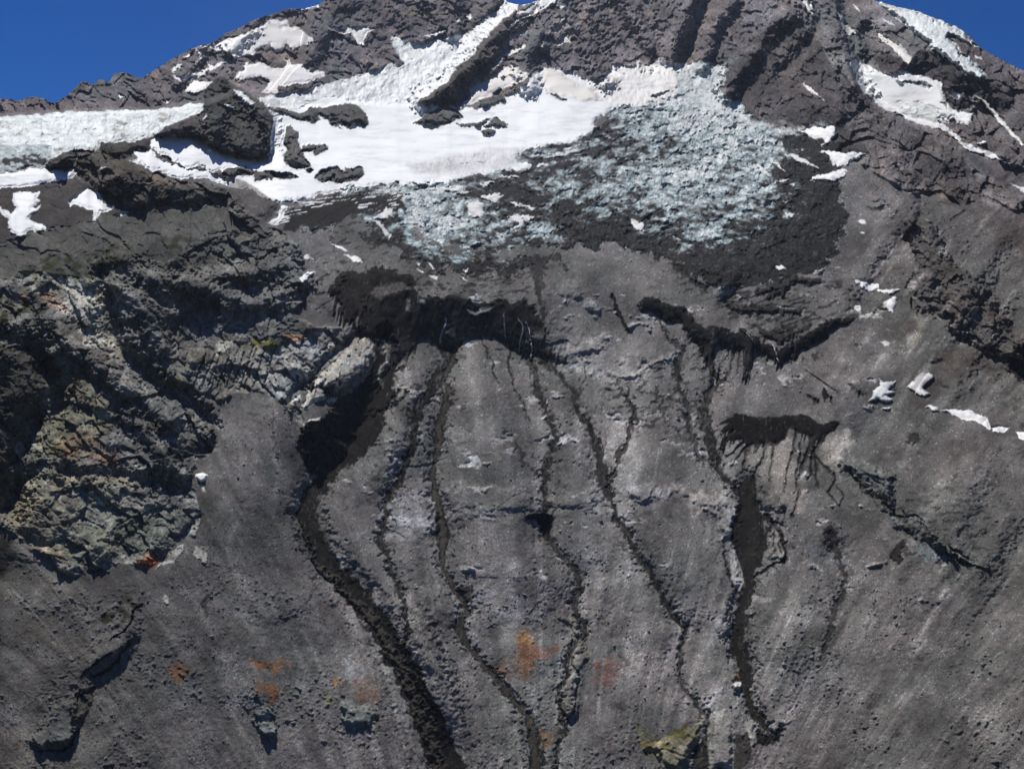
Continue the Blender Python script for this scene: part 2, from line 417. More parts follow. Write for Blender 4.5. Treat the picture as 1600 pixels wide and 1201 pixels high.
snow("P -600,170 A 0,540 120,532 250,520 400,512 550,508 700,505 820,492 940,475 945,500 930,515 830,560 720,625 600,655 470,660 455,685 380,690 300,700 240,730 200,770 80,790 0,795 P -600,300",
     'broad pale glacier with fine crevasses at the left edge below the dark far ridge', 'glacier', 'glacier', col=(.70, .72, .715), ice=.5, dirt=.17, rock=.04)
o_main = snow("A 695,650 740,636 880,628 910,640 960,660 1000,700 1080,720 1160,735 1245,735 1258,700 1255,600 1268,540 1255,520 1225,480 1205,450 1340,430 1470,400 1600,375 B 0,372 80,350 140,330 230,300 300,300 420,300 B 540,310 500,380 430,420 350,480 400,485 520,490 560,500 640,500 780,440 840,410 880,385 900,360 960,310 1060,330 1140,370 1200,385 1260,330 1260,295 1340,310 1480,280 C 0,300 60,300 150,305 215,315 215,340 185,400 200,430 240,470 300,510 220,540 150,530 0,500 B 1500,480 1300,490 1180,560 1190,600 1100,650 960,680 870,690 830,740 970,750 985,765 880,790 800,790 640,805 560,825 500,850 430,855 300,858 180,860 100,870 0,890 A 1500,890 1400,925 1290,940 1230,915 1150,880 1130,870 1060,858 960,825 850,822 830,835 780,800 700,785 640,755 600,740 640,735 620,700 700,700 760,750 850,770 940,775 1000,810 1060,828 1080,790 1050,790 930,790 870,775 800,740 740,705 700,690",
     'smooth bright white snowfield lying between the pointed rock peak and the shattered icefall', 'snowfield', 'snowfield', h=2.0, warp=1.8)
o_tong = snow("B 0,372 80,350 140,330 230,300 300,300 270,250 240,180 240,155 300,190 370,200 420,195 480,180 560,160 600,160 640,110 700,60 740,20 765,-20 830,-40 940,-60 950,-10 870,18 830,22 830,40 760,90 720,130 700,150 660,190 640,220 610,265 540,310 500,380 430,420 350,480 200,480 60,470 0,455 A 1500,450 1330,520 1280,500 1225,475 1205,450 1340,430 1470,400",
     'rumpled white ice tongue descending from the notch between the summit cliffs', 'glacier', 'glacier', col=(.76, .76, .76), ice=.45, dirt=.14)
snow("A 0,800 90,792 200,775 240,790 300,795 335,780 360,800 330,820 260,835 200,850 120,862 60,865 0,870 P -200,305 -200,275", 'flat snow tongue below the pale glacier at the left edge')
snow("A 60,890 110,885 185,887 170,915 190,930 150,960 195,955 170,975 130,1010 165,1030 208,1045 205,1080 170,1080 150,1060 125,1075 90,1097 60,1080 40,1060 30,1010 20,1000 0,970 0,955 50,990 75,960 60,930", 'ragged snow patch with torn right edge, leftmost on the dark slope')
snow("A 315,935 350,905 370,895 410,870 450,882 460,905 470,930 500,945 528,958 500,975 470,985 455,1015 440,1043 425,1020 430,970 400,960 370,950 345,945 320,955", 'snow patch with a pointed lower tip in front of the fluted brown cliff')
snow("A 525,995 550,985 572,973 595,980 570,995 540,1005", 'tiny sliver of snow at the foot of the fluted brown cliff')
snow("A 455,780 480,772 497,775 480,790 460,792", 'tiny snow dab on top of the fluted brown cliff')
snow("A 1240,1040 1280,1000 1300,950 1310,945 1335,960 1310,990 1290,1030 1265,1055", 'narrow snow strip in the notch beside the grey rock slab')
# snow on the far left ridge
for s, l in [("A 905,218 960,205 1010,190 1090,170 1180,140 1260,95 1340,97 1340,120 1300,130 1370,120 1460,185 1420,200 1360,235 1330,200 1310,235 1270,235 1250,205 1190,235 1180,260 1080,265 1060,225 1000,235 960,215", 'largest fluted snow slope high on the far left ridge'),
             ("A 900,295 925,255 905,225 925,240 930,270 910,300", 'thin hooked snow streak on the far left ridge'),
             ("A 845,262 870,245 880,250 855,268", 'tiny snow dab below the crest of the far left ridge'),
             ("A 795,325 820,300 835,305 805,345 850,355 960,320 960,300 1040,290 1040,298 960,335 900,365 850,380 830,375 810,350", 'curved snow ledge sweeping across the far left ridge'),
             ("A 1090,365 1090,345 1130,320 1125,300 1200,285 1260,320 1320,300 1310,265 1335,270 1345,300 1400,290 1440,330 1500,335 1500,355 1400,380 1290,395 1280,430 1215,430 1235,400 1250,380 1210,350 1150,370", 'wide snow apron draining between brown crags on the far left ridge'),
             ("A 850,420 880,380 960,375 1000,380 975,410 920,430", 'snow shelf behind the left shoulder of the pointed peak'),
             ("A 545,430 560,428 580,440 560,446 548,442", 'small snow dab in the middle of the low far ridge'),
             ("A 755,462 790,457 788,472 770,480", 'rounded snow dab at the foot of the low far ridge'),
             ("A 1520,130 1550,125 1600,130 B 20,120 120,125 170,132 130,165 110,200 80,190 50,150 20,150 A 1560,145", 'snow hollow behind the rounded crag near the notch'),
             ("B 385,145 400,165 490,140 485,155 400,170", 'short snow ledge beneath the banded summit cliff'),
             ("B 585,75 610,60 620,75 605,90", 'upper snow dab on the banded summit cliff'),
             ("B 540,90 560,88 555,102", 'lower left snow dab on the banded summit cliff'),
             ("A 1370,42 1410,38 1480,22 1480,30 1420,48", 'thin snow cap along the crest of the far left ridge')]:
    snow(s, l, col=(.74, .72, .71), h=2, warp=1.3)
# snow on the central summit rocks
for s, l in [("B 760,125 800,95 870,80 900,60 960,35 1040,5 1060,-30 960,-30 900,20 860,40 820,60 850,80 800,110", 'long snow edge running up beside the notch to the summit'),
             ("B 795,150 830,145 870,115 865,150 790,180", 'square snow patch on the brown rocks below the notch'),
             ("B 700,300 740,265 860,205 870,200 860,220 760,265 710,310", 'slim diagonal snow band across the brown summit rocks'),
             ("B 600,410 650,380 700,350 740,310 810,300 880,345 860,370 780,400 720,430 640,460 580,495 545,495 600,460 610,430", 'tan leaf shaped snow patch with a hole below the summit rocks'),
             ("B 965,310 1040,340 1100,380 1160,400 1200,440 1230,470 1130,470 1040,450 970,430 930,370", 'tan dusty snow slope at the foot of the central summit wall'),
             ("B 970,150 985,190 1010,205 1070,195 1065,160 1030,165 1005,195", 'snow patch with a curved tail on the summit rocks'),
             ("B 975,110 1010,150 1045,80 1030,90 1010,130", 'upper snow streak on the summit rocks right of the notch'),
             ("B 930,200 940,195 955,220 935,215", 'tiny snow dab in the summit rocks'),
             ("B 1010,30 1050,25 1060,45 1035,48", 'small snow patch at the top edge right of the notch'),
             ("C 570,0 600,-20 625,40 620,65 590,40", 'snow streak at the top edge above the right summit face'),
             ("C 725,50 760,80 775,115 800,130 825,160 790,158 770,130 755,100", 'tapering snow finger on the right summit face'),
             ("C 795,15 830,30 842,52 810,35", 'short snow dash near the top of the right summit face'),
             ("C 948,85 980,95 1005,118 975,108", 'short snow dash beside the hanging glacier'),
             ("C 905,125 940,160 1000,195 1060,230 1082,265 1062,292 1030,265 990,225 940,185", 'long snow finger dropping towards the shaded basin'),
             ("C 575,380 590,385 640,430 680,465 650,450 600,415", 'slim snow stripe on the dark spur in the upper right'),
             ("C 405,215 425,210 420,235", 'tiny snow dab on the dark spur')]:
    snow(s, l, col=(.66, .62, .59) if 'tan' in l else (.70, .67, .64), h=2, warp=1.1)
# hanging glacier on the right skyline and the basin below it
snow("C 850,-90 900,0 960,15 1030,34 1100,49 1180,80 1240,105 1300,130 1350,170 1392,217 1330,195 1270,165 1255,165 1300,215 1310,245 1345,270 1400,310 1425,350 1405,372 1360,350 1310,330 1290,300 1230,265 1195,235 1170,225 1160,200 1110,165 1090,150 1060,115 1020,90 980,60 900,0",
     'hanging glacier with a blue ice cliff along the right skyline', 'glacier', 'glacier', col=(.68, .71, .71), ice=.45, dirt=.08, warp=1.4, h=14)
o_bas = snow("C 790,280 830,278 900,310 960,335 1060,335 1130,355 1215,375 1225,430 1250,490 1290,520 1370,520 1360,560 1335,580 1290,570 1275,540 1220,540 1255,575 1200,560 1260,600 1330,660 1440,710 1540,750 1440,730 1330,685 1240,605 1170,580 1120,575 1030,530 960,510 900,455 845,415 820,330",
     'shaded snow basin beneath the dark right summit cliff', 'snow_basin', 'snowfield', col=(.72, .725, .73), ice=.05, h=2)
F(area("C 790,280 900,310 1060,335 1215,375 1250,490 1290,520 1370,520 1290,570 1200,555 1030,530 900,455 820,330", 1, 14), s=.78, soft=4)
F(area("C 985,470 1060,460 1150,470 1220,510 1250,565 1200,555 1140,545 1080,540 1030,530", .8), (.68, .70, .69), ice=.35)
F(area("C 1075,520 1160,540 1250,560 1240,575 1150,555 1080,540", .6), (.15, .18, .18), .8, s=.8)
for s in ("C 1000,360 1060,368 1150,385 1180,405 1150,410 1070,385 1000,370", "C 1095,372 1120,372 1125,385 1100,383", "C 1210,460 1240,480 1240,510 1215,480"):
    F(area(s, 1.4), (.07, .065, .07), .8, snow=0, rock=.6)
F(area("C 1250,430 1280,420 1305,440 1290,455 1260,445", 1), SNOWC, .8, snow=1, rock=0)
snow("C 1375,445 1400,455 1440,480 1490,545 1540,595 1600,670 1590,670 1520,600 1460,540 1420,480", 'long thin snow ribbon in the gully at the far right', col=(.66, .66, .62))
snow("C 1530,850 1570,860 1600,870 1700,920 1700,940 1600,890", 'white snow strip on the moraine slope at the right edge')
snow("C 1370,258 1400,262 1410,275 1380,268", 'tiny snow dab right of the hanging glacier')
snow("C 1385,660 1420,655 1418,668 1390,672", 'oval snow dab below the shaded basin')

# rocks standing out of the snow
def island(s, label, h=10, name='rock_outcrop', cat='rock outcrop', col=RK, warp=1.0, rk=.75, st=.0):
    o = reg(name, label, cat, None, None, 'rock')
    F(area(s, warp, 10), col, snow=0, ice=0, dirt=0, rock=rk, h=h, hf=10, soft=.6, oid=o, s=st)
o_peak = reg('rock_peak', 'pointed dark grey rock peak rising from the snowfield at the left', 'rock peak')
F(area("A 720,622 760,590 830,560 900,530 945,500 945,470 950,420 975,385 1000,362 1020,353 1050,362 1090,395 1140,425 1195,460 1225,490 1255,530 1268,570 1255,610 1258,690 1245,735 1160,725 1080,710 1010,690 965,655 930,635 880,620 800,625", .7, 12), (.068, .068, .068), snow=0, ice=0, dirt=0, rock=.75, h=6, hf=14, soft=.6, oid=o_peak, ld=-.045, ldf=3, s=.45)
F(area("A 980,530 1100,510 1200,525 1255,560 1250,610 1255,700 1240,730 1100,710 1010,680 980,640 1000,580", 1), s=.62, soft=5, flute=.5)
F(area("A 980,530 1100,510 1200,525 1255,560 1250,610 1255,700 1240,730 1100,710 1010,680 980,640 1000,580", 1), oid=part('cliff_face', o_peak, 'steep dark lower wall with vertical stains'))
F(area("A 990,362 1020,353 1060,370 1040,410 1000,430 975,400", 1), (.035, .035, .035), .6, s=.3)
F(area("A 960,530 1060,500 1190,480 1230,520 1080,520 990,545", 1), (.075, .083, .078), .7)
F(area("A 820,560 920,520 970,560 960,620 900,610 800,615", 1), (.085, .073, .068), .7)
F(course("A 1020,353 1010,450 1000,560 990,640", 7, 7, .6, 3), h=14, hf=3)
F(course("A 1050,370 1150,450 1240,560 1260,640", 6, 6, .6, 3), h=10, hf=3)
snow("A 1085,415 1110,425 1150,450 1180,475 1165,485 1130,468 1100,440", 'diagonal snow streak on the upper right side of the pointed peak')
snow("A 1033,483 1055,487 1085,505 1078,511 1050,497", 'small snow streak in the middle of the pointed peak')
snow("A 905,528 940,508 942,513 920,530", 'slim snow streak on the left shoulder of the pointed peak')
snow("A 935,548 960,530 962,540 940,552", 'snow dot under the left shoulder of the pointed peak')
island("A 1205,488 1225,485 1300,500 1400,520 1430,500 1440,495 1500,495 1560,490 1600,478 B 0,480 50,475 95,490 120,520 140,570 120,590 80,575 50,590 0,575 A 1600,585 1590,580 1550,565 1590,595 1530,585 1520,560 1490,545 1470,530 1480,560 1450,572 1400,555 1340,545 1290,520 1250,505", 'dark jagged rock rib lying across the snow behind the pointed peak', 8)
island("A 1330,580 1350,583 1380,610 1378,650 1385,680 1400,700 1410,740 1440,765 1410,780 1370,780 1320,760 1310,720 1330,690 1312,655 1320,620", 'upright dark rock island in the snow right of the pointed peak', 8)
island("A 1400,672 1430,665 1450,670 1520,668 1520,690 1490,705 1455,720 1450,690 1430,700 1400,710", 'low broken rock joined to the upright rock island', 4)
island("A 1420,785 1440,772 1455,785 1440,802 1425,800", 'small dark rock dot in the lower snowfield', 3)
island("A 1455,825 1480,790 1530,775 1560,770 1580,790 1600,800 B 30,770 60,780 90,765 115,780 118,815 90,835 40,845 0,850 A 1600,850 1530,840 1490,850", 'dark humped rock island near the lower rim of the snowfield', 7)
island("A 1025,795 1060,775 1130,770 1180,790 1300,795 1370,805 1385,820 1340,825 1250,822 1180,838 1170,812 1120,810 1080,825", 'flat dark rock shelf sticking out of the snow beside the grey slab', 5)
island("B 345,562 390,540 400,520 420,515 450,505 475,480 500,480 520,500 545,505 575,535 578,545 540,560 500,575 455,583 400,575", 'dark rocky knoll in the snow below the summit spur', 10)
island("B 650,485 655,460 700,455 760,440 780,475 740,480 700,497 660,500", 'greenish rock step at the foot of the summit spur', 8, col=(.075, .088, .08))
island("B 540,580 580,570 640,565 690,545 700,550 660,570 640,585 570,588", 'thin flat rock band in the open snowfield', 3)
island("B 670,578 710,550 740,545 780,570 775,585 720,583", 'right hand flat rock patch in the open snowfield', 4)
island("B 655,600 680,590 722,605 720,615 690,630 665,625", 'small round dark rock in the middle of the open snowfield', 4)
island("B 965,435 1000,440 1055,465 1040,468 980,443", 'thin rock sliver in the tan snow slope', 3)
island("B 748,350 770,342 780,352 760,360", 'tiny rock hole in the tan leaf shaped snow patch', 2)
island("B 1440,450 1500,430 1560,415 1600,405 C 10,405 35,430 30,450 0,455 B 1560,460 1500,468", 'brown rubble mound on the upper icefall', 6, col=(.055, .048, .045))
island("B 345,480 420,430 490,380 540,320 610,265 640,215 690,160 720,125 760,115 800,150 760,200 740,260 700,290 650,340 600,390 560,420 560,470 500,485 460,480", 'steep brown rock spur dividing the ice tongue from the snowfield', 12, 'rock_spur', 'rock spur', col=(.095, .085, .082), st=.25)

# ------------------------------------------------------------------ the rocky buttress on the west side
nv_ = perlin(CX / 14, CY / 14, CZ / 11, 41); nv2 = perlin(CX / 45, CY / 45, CZ / 38, 42)
F(area("P -300,372 A 0,1125 100,1085 250,1050 400,1040 520,1000 600,985 800,960 950,940 1050,910 1100,960 1200,1010 1290,1060 1380,1130 D 1420,50 1400,110 1420,200 1350,260 1480,330 1600,330 J 760,150 780,200 700,290 560,400 450,520 330,640 260,740 350,800 390,930 300,860 200,730 120,690 20,640 D 1080,640 1000,670 960,670 900,650 900,700 960,760 1000,830 1000,890 950,925 870,945 800,930 860,980 900,1080 930,1180 G 870,60 780,180 700,235 600,235 490,260 400,290 350,298 270,270 230,200 150,170 60,100 0,60 P -300,860", 1.0, 20), RK, rock=.95, oid=o_butt, soft=2)
F(area("P -300,372 A 0,1125 250,1060 500,1000 700,965 900,950 1050,960 1150,1040 1000,1080 900,1110 860,1180 D 760,30 640,-10 560,40 480,100 300,90 180,70 80,100 0,110 P -300,440", 1.5, 20), (.082, .084, .076), rock=.45)
F(area("A 1040,870 1090,825 1130,835 1200,880 1290,940 1240,1030 1190,1010 1120,960 1060,900", .6, 10), (.115, .105, .10), rock=.35, h=4)
# vegetation on the shelves
def veg(s, a=.7, col=MOSS):
    f = area(s, 2.2, 20)
    if f is None: return
    w, d = f
    m = ss(-9, 9, d + 9 * nv_[w] + 5 * nv2[w]) * ss(-.25, .35, nv_[w]) * a
    ALB[w] = lerp(ALB[w], np.array(col, F32), m[..., None])
veg("A 600,1160 700,1110 850,1090 900,1120 880,1190 D 700,10 560,60 480,90 380,100 250,80 300,20 420,0 500,-40", .9, (.033, .037, .020))
veg("D 0,180 100,160 180,200 240,290 240,370 120,390 0,400 P -150,540 -150,440", .95, (.030, .033, .016))
veg("D 100,60 260,0 420,20 440,80 250,110 120,100", .8)
veg("G 430,500 560,430 620,360 640,420 580,480 500,540 430,540", .9, (.032, .036, .018))
veg("D 680,540 780,520 860,560 880,620 780,600 700,570", .6, (.08, .085, .03))
veg("D 860,430 930,470 1180,400 1280,400 1260,430 1100,450 960,480 880,520", .6, (.07, .075, .03))
veg("D 1180,400 1300,390 1290,420 1200,430", .8, (.10, .095, .03))
veg("L 190,800 300,880 480,780 640,640 660,560 560,680 540,780 420,820 250,760", .7, (.10, .10, .045))
# olive, tan and rust rocks
def tint(s, col, a=.7, warp=2.0, sc=8):
    f = area(s, warp, 20)
    if f is None: return
    w, d = f
    m = ss(-sc, sc, d + sc * .8 * (nv_[w] + nv2[w])) * a
    ALB[w] = lerp(ALB[w], np.array(col, F32), m[..., None])
tint("D 100,90 300,90 440,130 500,180 480,300 560,430 540,460 400,400 330,280 200,180 60,120", (.175, .168, .145), .65)
tint("M 400,100 480,250 360,320 390,560 280,850 420,900 600,880 900,600 820,400 560,180", OLIVE, .7)
tint("M 0,1200 160,960 300,880 500,980 900,960 1190,1000 1000,1200 G 800,60 600,100 500,220 250,230 100,120 0,0 P -200,900", (.098, .093, .072), .7)
tint("G 230,100 500,0 700,0 850,0 700,200 500,220 350,260", (.083, .095, .080), .7)
tint("D 500,120 620,180 640,240 560,300 510,230", (.105, .11, .112), .7, sc=4)
tint("D 560,300 700,350 740,400 620,440 560,400", (.095, .10, .105), .5, sc=4)
tint("M 560,640 700,680 940,860 900,930 700,880 500,880 420,800 520,760", (.105, .078, .062), .6)
tint("M 800,860 900,850 940,900 900,940 830,930", (.12, .075, .062), .6, sc=6)
tint("M 920,760 1200,740 1270,880 1180,960 940,900", (.058, .058, .062), .8)
tint("D 165,170 210,150 250,180 300,210 310,250 250,250 190,200", (.145, .11, .088), .7, 1.6, 3)
tint("D 80,155 110,155 130,185 100,185", (.145, .11, .088), .7, 1.6, 3)
tint("D 900,540 1000,480 1100,430 1200,430 1290,450 1300,500 1240,620 1060,640 950,670 900,640", (.115, .115, .112), .85, 1, 5)
tint("D 1300,420 1500,330 1600,320 1600,420 1500,520 1400,620 1340,680 1260,660 1260,560", (.145, .145, .14), .7, 1.5, 6)
tint("D 990,420 1020,390 1080,390 1060,430 1000,465", (.15, .155, .14), .9, 1, 2)
tint("D 1310,370 1360,355 1420,385 1330,400", (.22, .14, .085), .6, 1.5, 3)
# hollows, steps and black overhangs of the buttress: steep ground the high sun leaves unlit, shade and darker rock also painted into the colour
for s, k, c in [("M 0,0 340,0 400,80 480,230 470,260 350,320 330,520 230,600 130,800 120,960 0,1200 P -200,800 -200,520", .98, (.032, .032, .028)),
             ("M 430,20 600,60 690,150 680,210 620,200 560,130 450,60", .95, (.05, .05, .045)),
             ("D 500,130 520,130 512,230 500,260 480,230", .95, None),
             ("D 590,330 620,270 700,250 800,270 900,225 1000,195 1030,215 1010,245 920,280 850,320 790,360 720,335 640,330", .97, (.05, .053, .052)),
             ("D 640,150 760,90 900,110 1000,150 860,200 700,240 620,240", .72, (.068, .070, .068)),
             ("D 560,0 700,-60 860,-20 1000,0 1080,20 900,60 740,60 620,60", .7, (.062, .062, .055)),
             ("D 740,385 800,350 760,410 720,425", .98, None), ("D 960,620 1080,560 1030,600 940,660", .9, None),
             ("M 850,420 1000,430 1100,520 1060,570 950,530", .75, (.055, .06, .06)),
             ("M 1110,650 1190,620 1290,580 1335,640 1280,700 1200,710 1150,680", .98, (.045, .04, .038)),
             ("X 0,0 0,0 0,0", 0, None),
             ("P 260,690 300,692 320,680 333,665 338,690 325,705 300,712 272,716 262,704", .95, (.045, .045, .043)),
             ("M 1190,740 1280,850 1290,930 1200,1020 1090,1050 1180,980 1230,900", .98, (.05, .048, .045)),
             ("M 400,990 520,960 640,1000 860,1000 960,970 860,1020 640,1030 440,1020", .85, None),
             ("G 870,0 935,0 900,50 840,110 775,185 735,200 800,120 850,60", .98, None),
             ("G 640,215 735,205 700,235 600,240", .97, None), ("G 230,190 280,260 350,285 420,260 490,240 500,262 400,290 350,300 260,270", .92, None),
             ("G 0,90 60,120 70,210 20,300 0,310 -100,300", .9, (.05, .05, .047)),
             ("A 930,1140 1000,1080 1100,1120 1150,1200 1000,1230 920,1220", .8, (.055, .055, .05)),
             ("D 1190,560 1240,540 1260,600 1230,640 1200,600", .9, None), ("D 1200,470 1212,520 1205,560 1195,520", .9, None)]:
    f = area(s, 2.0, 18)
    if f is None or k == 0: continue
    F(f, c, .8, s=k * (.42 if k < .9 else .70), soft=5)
for c, w0, w1, hh in [("D 480,100 500,200 500,300 560,430 700,560 850,660 960,760", 9, 7, -14), ("D 230,280 330,380 480,520 640,640 800,760", 9, 8, 9),
                      ("D 0,380 180,430 260,560 220,700 120,940 40,1150", 10, 12, -22), ("M 400,60 470,240 370,330 380,560 280,840 130,980", 6, 8, 13),
                      ("D 520,130 640,200 700,330 760,420", 8, 8, 10), ("D 850,110 1000,160 1150,220 1300,180 1400,110", 8, 7, 9),
                      ("D 560,0 700,100 900,140 1100,80 1250,40", 8, 9, 8), ("M 500,960 700,1010 900,1000 1100,1050 1200,1020", 6, 6, -6),
                      ("M 1000,560 1200,740 1300,900 1420,1000", 7, 6, 8), ("J 780,200 700,290 560,400 450,520 330,640 250,740", 4, 4, -9),
                      ("P -60,470 0,520 20,600 0,720 -60,900", 14, 14, 14)]:
    F(course(c, w0, w1, 1.2, 3), h=hh, hf=3)
for i in range(34):        # strata and joints across the lower outcrop
    a = rng.uniform(0, 1); x0 = 20 + 240 * a + rng.uniform(-20, 20); yy = 745 + rng.uniform(0, 130)
    L = rng.uniform(25, 80); ang = rng.uniform(-.15, .45)
    F(course(np.array([(x0, yy), (x0 + L * .5, yy + L * .5 * ang + rng.uniform(-3, 3)), (x0 + L, yy + L * ang)]), 1.4, 1.0, 1.6, 3), s=rng.choice([.9, -.6]), soft=1.5)
for i in range(10):       # vertical joints on the slab cliff under the shelf
    x0 = 310 + 11.5 * i + rng.uniform(-3, 3)
    F(course(np.array([(x0 + 14, 545 + rng.uniform(0, 10) - i), (x0 + 4, 575), (x0 - 6, 605)]), 1.3, 1.0, .8, 3), (.05, .05, .05), .6, h=-3)

# pale slab beside the ice cave
o_slab = reg('rock_slab', 'big smooth tan rock slab leaning beside the black ice cave', 'rock slab')
F(area("J 850,225 900,280 920,400 900,500 830,560 740,630 640,720 570,765 540,720 460,740 400,800 340,790 390,720 400,620 500,520 620,430 720,310 790,250", .8, 16), (.235, .215, .182), rock=.45, h=4, hf=9, oid=o_slab, soft=.8)
tint("J 640,480 720,470 740,540 660,540", (.17, .165, .09), .6, 1, 3)
F(area("J 880,290 920,300 920,470 880,480 840,380", 1, 8), (.25, .235, .21), .5)
F(course("J 510,590 560,640 640,660 760,600 860,520 930,480", .9, .7, 1, 4), (.04, .04, .04), .8, s=.9)
F(course("J 800,470 850,520 900,560", .8, .7, 1, 4), (.04, .04, .04), .8)
for s, l in [("J 360,920 420,870 500,850 490,910 470,970 400,990 355,960", 'pale squarish boulder in the black gully below the tan slab'),
          ("J 260,745 310,700 355,680 350,720 300,755", 'small pale rock at the lower left corner of the tan slab'),
          ("J 555,290 600,280 615,310 590,360 555,330", 'light angular rock on the broken rim above the tan slab')]:
    o = reg('pale_rock', l, 'rock')
    F(area(s, .7, 6), (.30, .29, .25), .9, h=3.5, hf=4, oid=o, rock=.2, soft=.8)

# ------------------------------------------------------------------ icefall, dirty ice and the terminus
nd = perlin(XB / 55, YB / 55, ZB / 25, 51); nd2 = perlin(XB / 17, YB / 17, ZB / 9, 52); nd3 = perlin(XB / 6, YB / 6, ZB / 4, 53)
o_ice = reg('icefall_glacier', 'shattered blue white icefall streaked with black rubble in the middle of the bench', 'glacier', mat='ice')
F(ragged("B 1180,600 1300,490 1400,480 1480,470 1560,440 C 0,300 150,305 215,315 215,340 185,400 200,430 240,470 300,520 360,555 480,600 560,600 660,580 725,580 735,610 690,660 640,680 720,700 800,720 855,715 790,750 780,780 740,800 745,840 770,900 740,920 780,990 700,1020 760,1080 700,1120 770,1160 730,1180 P 1290,410 1240,425 1180,445 1120,443 1060,410 1000,395 960,385 900,380 B 900,1130 800,1150 700,1160 560,1130 480,1130 400,1080 320,1020 290,940 280,880 150,900 0,890 0,1020 -120,1080 -180,1040 -100,1000 -30,920 0,880 300,850 500,850 600,820 800,790 980,770 970,750 830,740 870,690 960,680 1100,650", 11, 26), ICEC, ice=1, dirt=.40, snow=0, rock=0, oid=o_ice, soft=3)
for s_, dv in (("P 880,385 940,372 1000,385 1060,405 1110,440 1180,448 1250,430 1290,415 1300,385 1318,350 1290,330 1300,290 1240,380 1150,400 1050,395 960,375", .97), ("P 560,330 640,300 650,370 700,395 800,402 870,395 880,410 780,430 700,425 630,400 580,370", .97), ("P 1240,215 1290,205 1310,225 1290,250 1310,275 1300,300 1318,330 1300,350 1270,372 1250,300", .95)):
    F(ragged(s_, 15, 24), (.05, .048, .047), .9, ice=.75, dirt=dv, soft=3, rock=.1)
for s, v in [("B 0,890 280,870 290,940 330,1030 480,1130 700,1160 900,1130 1000,1100 1100,1180 1300,1180 P 960,385 1060,410 1120,443 1180,445 1240,425 1290,410 C 730,1180 770,1160 700,1120 760,1080 700,1020 780,990 740,920 770,900 745,840 700,850 500,850 480,950 500,1060 350,1030 200,1040 0,1000 B 1500,1010 1300,1000 1150,960 1060,900 980,830 850,820 830,780 600,830 500,860", .74),
             ("B 1180,650 1350,590 1490,600 1500,660 1380,700 1200,720 1060,720 960,760 980,700 1100,650", .66),
             ("B 560,830 800,790 850,810 1000,860 1060,930 950,1010 900,960 700,880 640,860 600,920 540,900", .80),
             ("B 900,960 1100,980 1250,1100 1500,1130 1600,1180 C 0,1040 200,1060 60,1130 0,1150 B 1500,1185 1200,1185 1000,1120 880,1060 860,1000", .80),
             ("B 0,890 280,880 300,930 310,1010 200,1000 140,920 80,960 0,1000", .85),
             ("C 450,650 530,630 640,650 690,690 660,700 560,680 500,680", .95), ("C 520,740 640,770 600,810 520,830 430,820 480,780", .92),
             ("C 500,860 700,850 750,900 720,970 640,970 620,1010 700,1060 720,1110 620,1120 520,1040 500,960 560,920", .93),
             ("C 160,520 260,530 360,560 340,570 230,550", .85)]:
    F(area(s, 2, 14), dirt=v, soft=6)
for s, v in [("B 300,880 420,880 520,920 600,990 560,1050 480,1130 400,1070 340,1030 310,940", .16),
             ("B 620,1060 700,1000 860,1020 800,1100 640,1120", .22), ("B 870,1050 960,1030 1030,1060 980,1100 880,1090", .2),
             ("B 1200,640 1400,480 1600,440 C 0,310 200,320 230,470 480,600 620,590 500,620 380,690 200,680 0,670 B 1500,660 1480,600 1300,560", .13),
             ("W 0,240 300,140 700,140 1200,180 1380,420 1400,560 1000,600 900,520 600,420 300,460 0,520", .34),
             ("W 700,560 900,520 1080,640 1100,700 900,740 700,680", .25), ("W 600,860 700,780 850,780 800,880 700,910", .15),
             ("W 1000,640 1380,560 1400,700 1200,720", .5), ("B 860,800 1100,780 1300,850 1600,800 1600,700 1300,720 1000,770", .28)]:
    F(area(s, 2.5, 14), dirt=v, soft=8)
F(area("W 0,520 200,480 470,440 480,470 300,500 60,590 0,570", 1.6), SNOWC, .5, dirt=.12, soft=3)
F(area("B 1170,420 1300,310 1500,280 C 0,300 150,305 215,320 180,400 200,440 330,560 500,600 720,580 700,640 600,600 460,640 300,560 200,540 60,500 0,480 B 1540,500 1400,470 1250,470", 2), (.66, .62, .59), .7, dirt=.06, ice=.35, soft=5)
# how dirty the ice is from place to place
dv_ = [100, 150, 200, 230, 260, 300, 340, 370, 400, 440, 480]; du_ = [600, 640, 700, 760, 820, 900, 960, 1000, 1100, 1200, 1280, 1340]
DT = np.array([[.1] * 12, [.12, .12, .12, .12, .12, .12, .12, .12, .1, .12, .5, .9],
 [.2, .2, .2, .2, .3, .55, .65, .42, .12, .12, .75, 1], [.3, .3, .3, .3, .5, .80, .72, .55, .20, .25, .92, 1], [.5, .5, .5, .6, .65, .50, .42, .25, .25, .36, .95, 1],
 [.5, .12, .16, .85, .80, .50, .36, .30, .34, .48, 1, 1], [.6, .14, .26, .52, .80, .80, .78, .66, .44, .58, 1, 1], [.9, .35, .22, .32, .55, .85, .90, .86, .62, .78, 1, 1],
 [1, .8, .6, .7, .85, 1, 1, .95, .80, .96, 1, 1], [1] * 12, [1] * 12])
DG = blur(grid2(DT, dv_, du_, V, U1), 5, 8)
DIRT = np.where(ICE > .4, DG, DIRT).astype(F32)
for s, v in (("W 600,860 700,780 850,780 800,880 700,910", .2), ("B 870,1050 960,1030 1030,1060 980,1100 880,1090", .3), ("C 450,650 530,630 640,650 690,690 660,700 560,680 500,680", .97), ("C 520,740 640,770 600,810 520,830 430,820 480,780", .97)):
    F(area(s, 3, 14), dirt=v, soft=5)
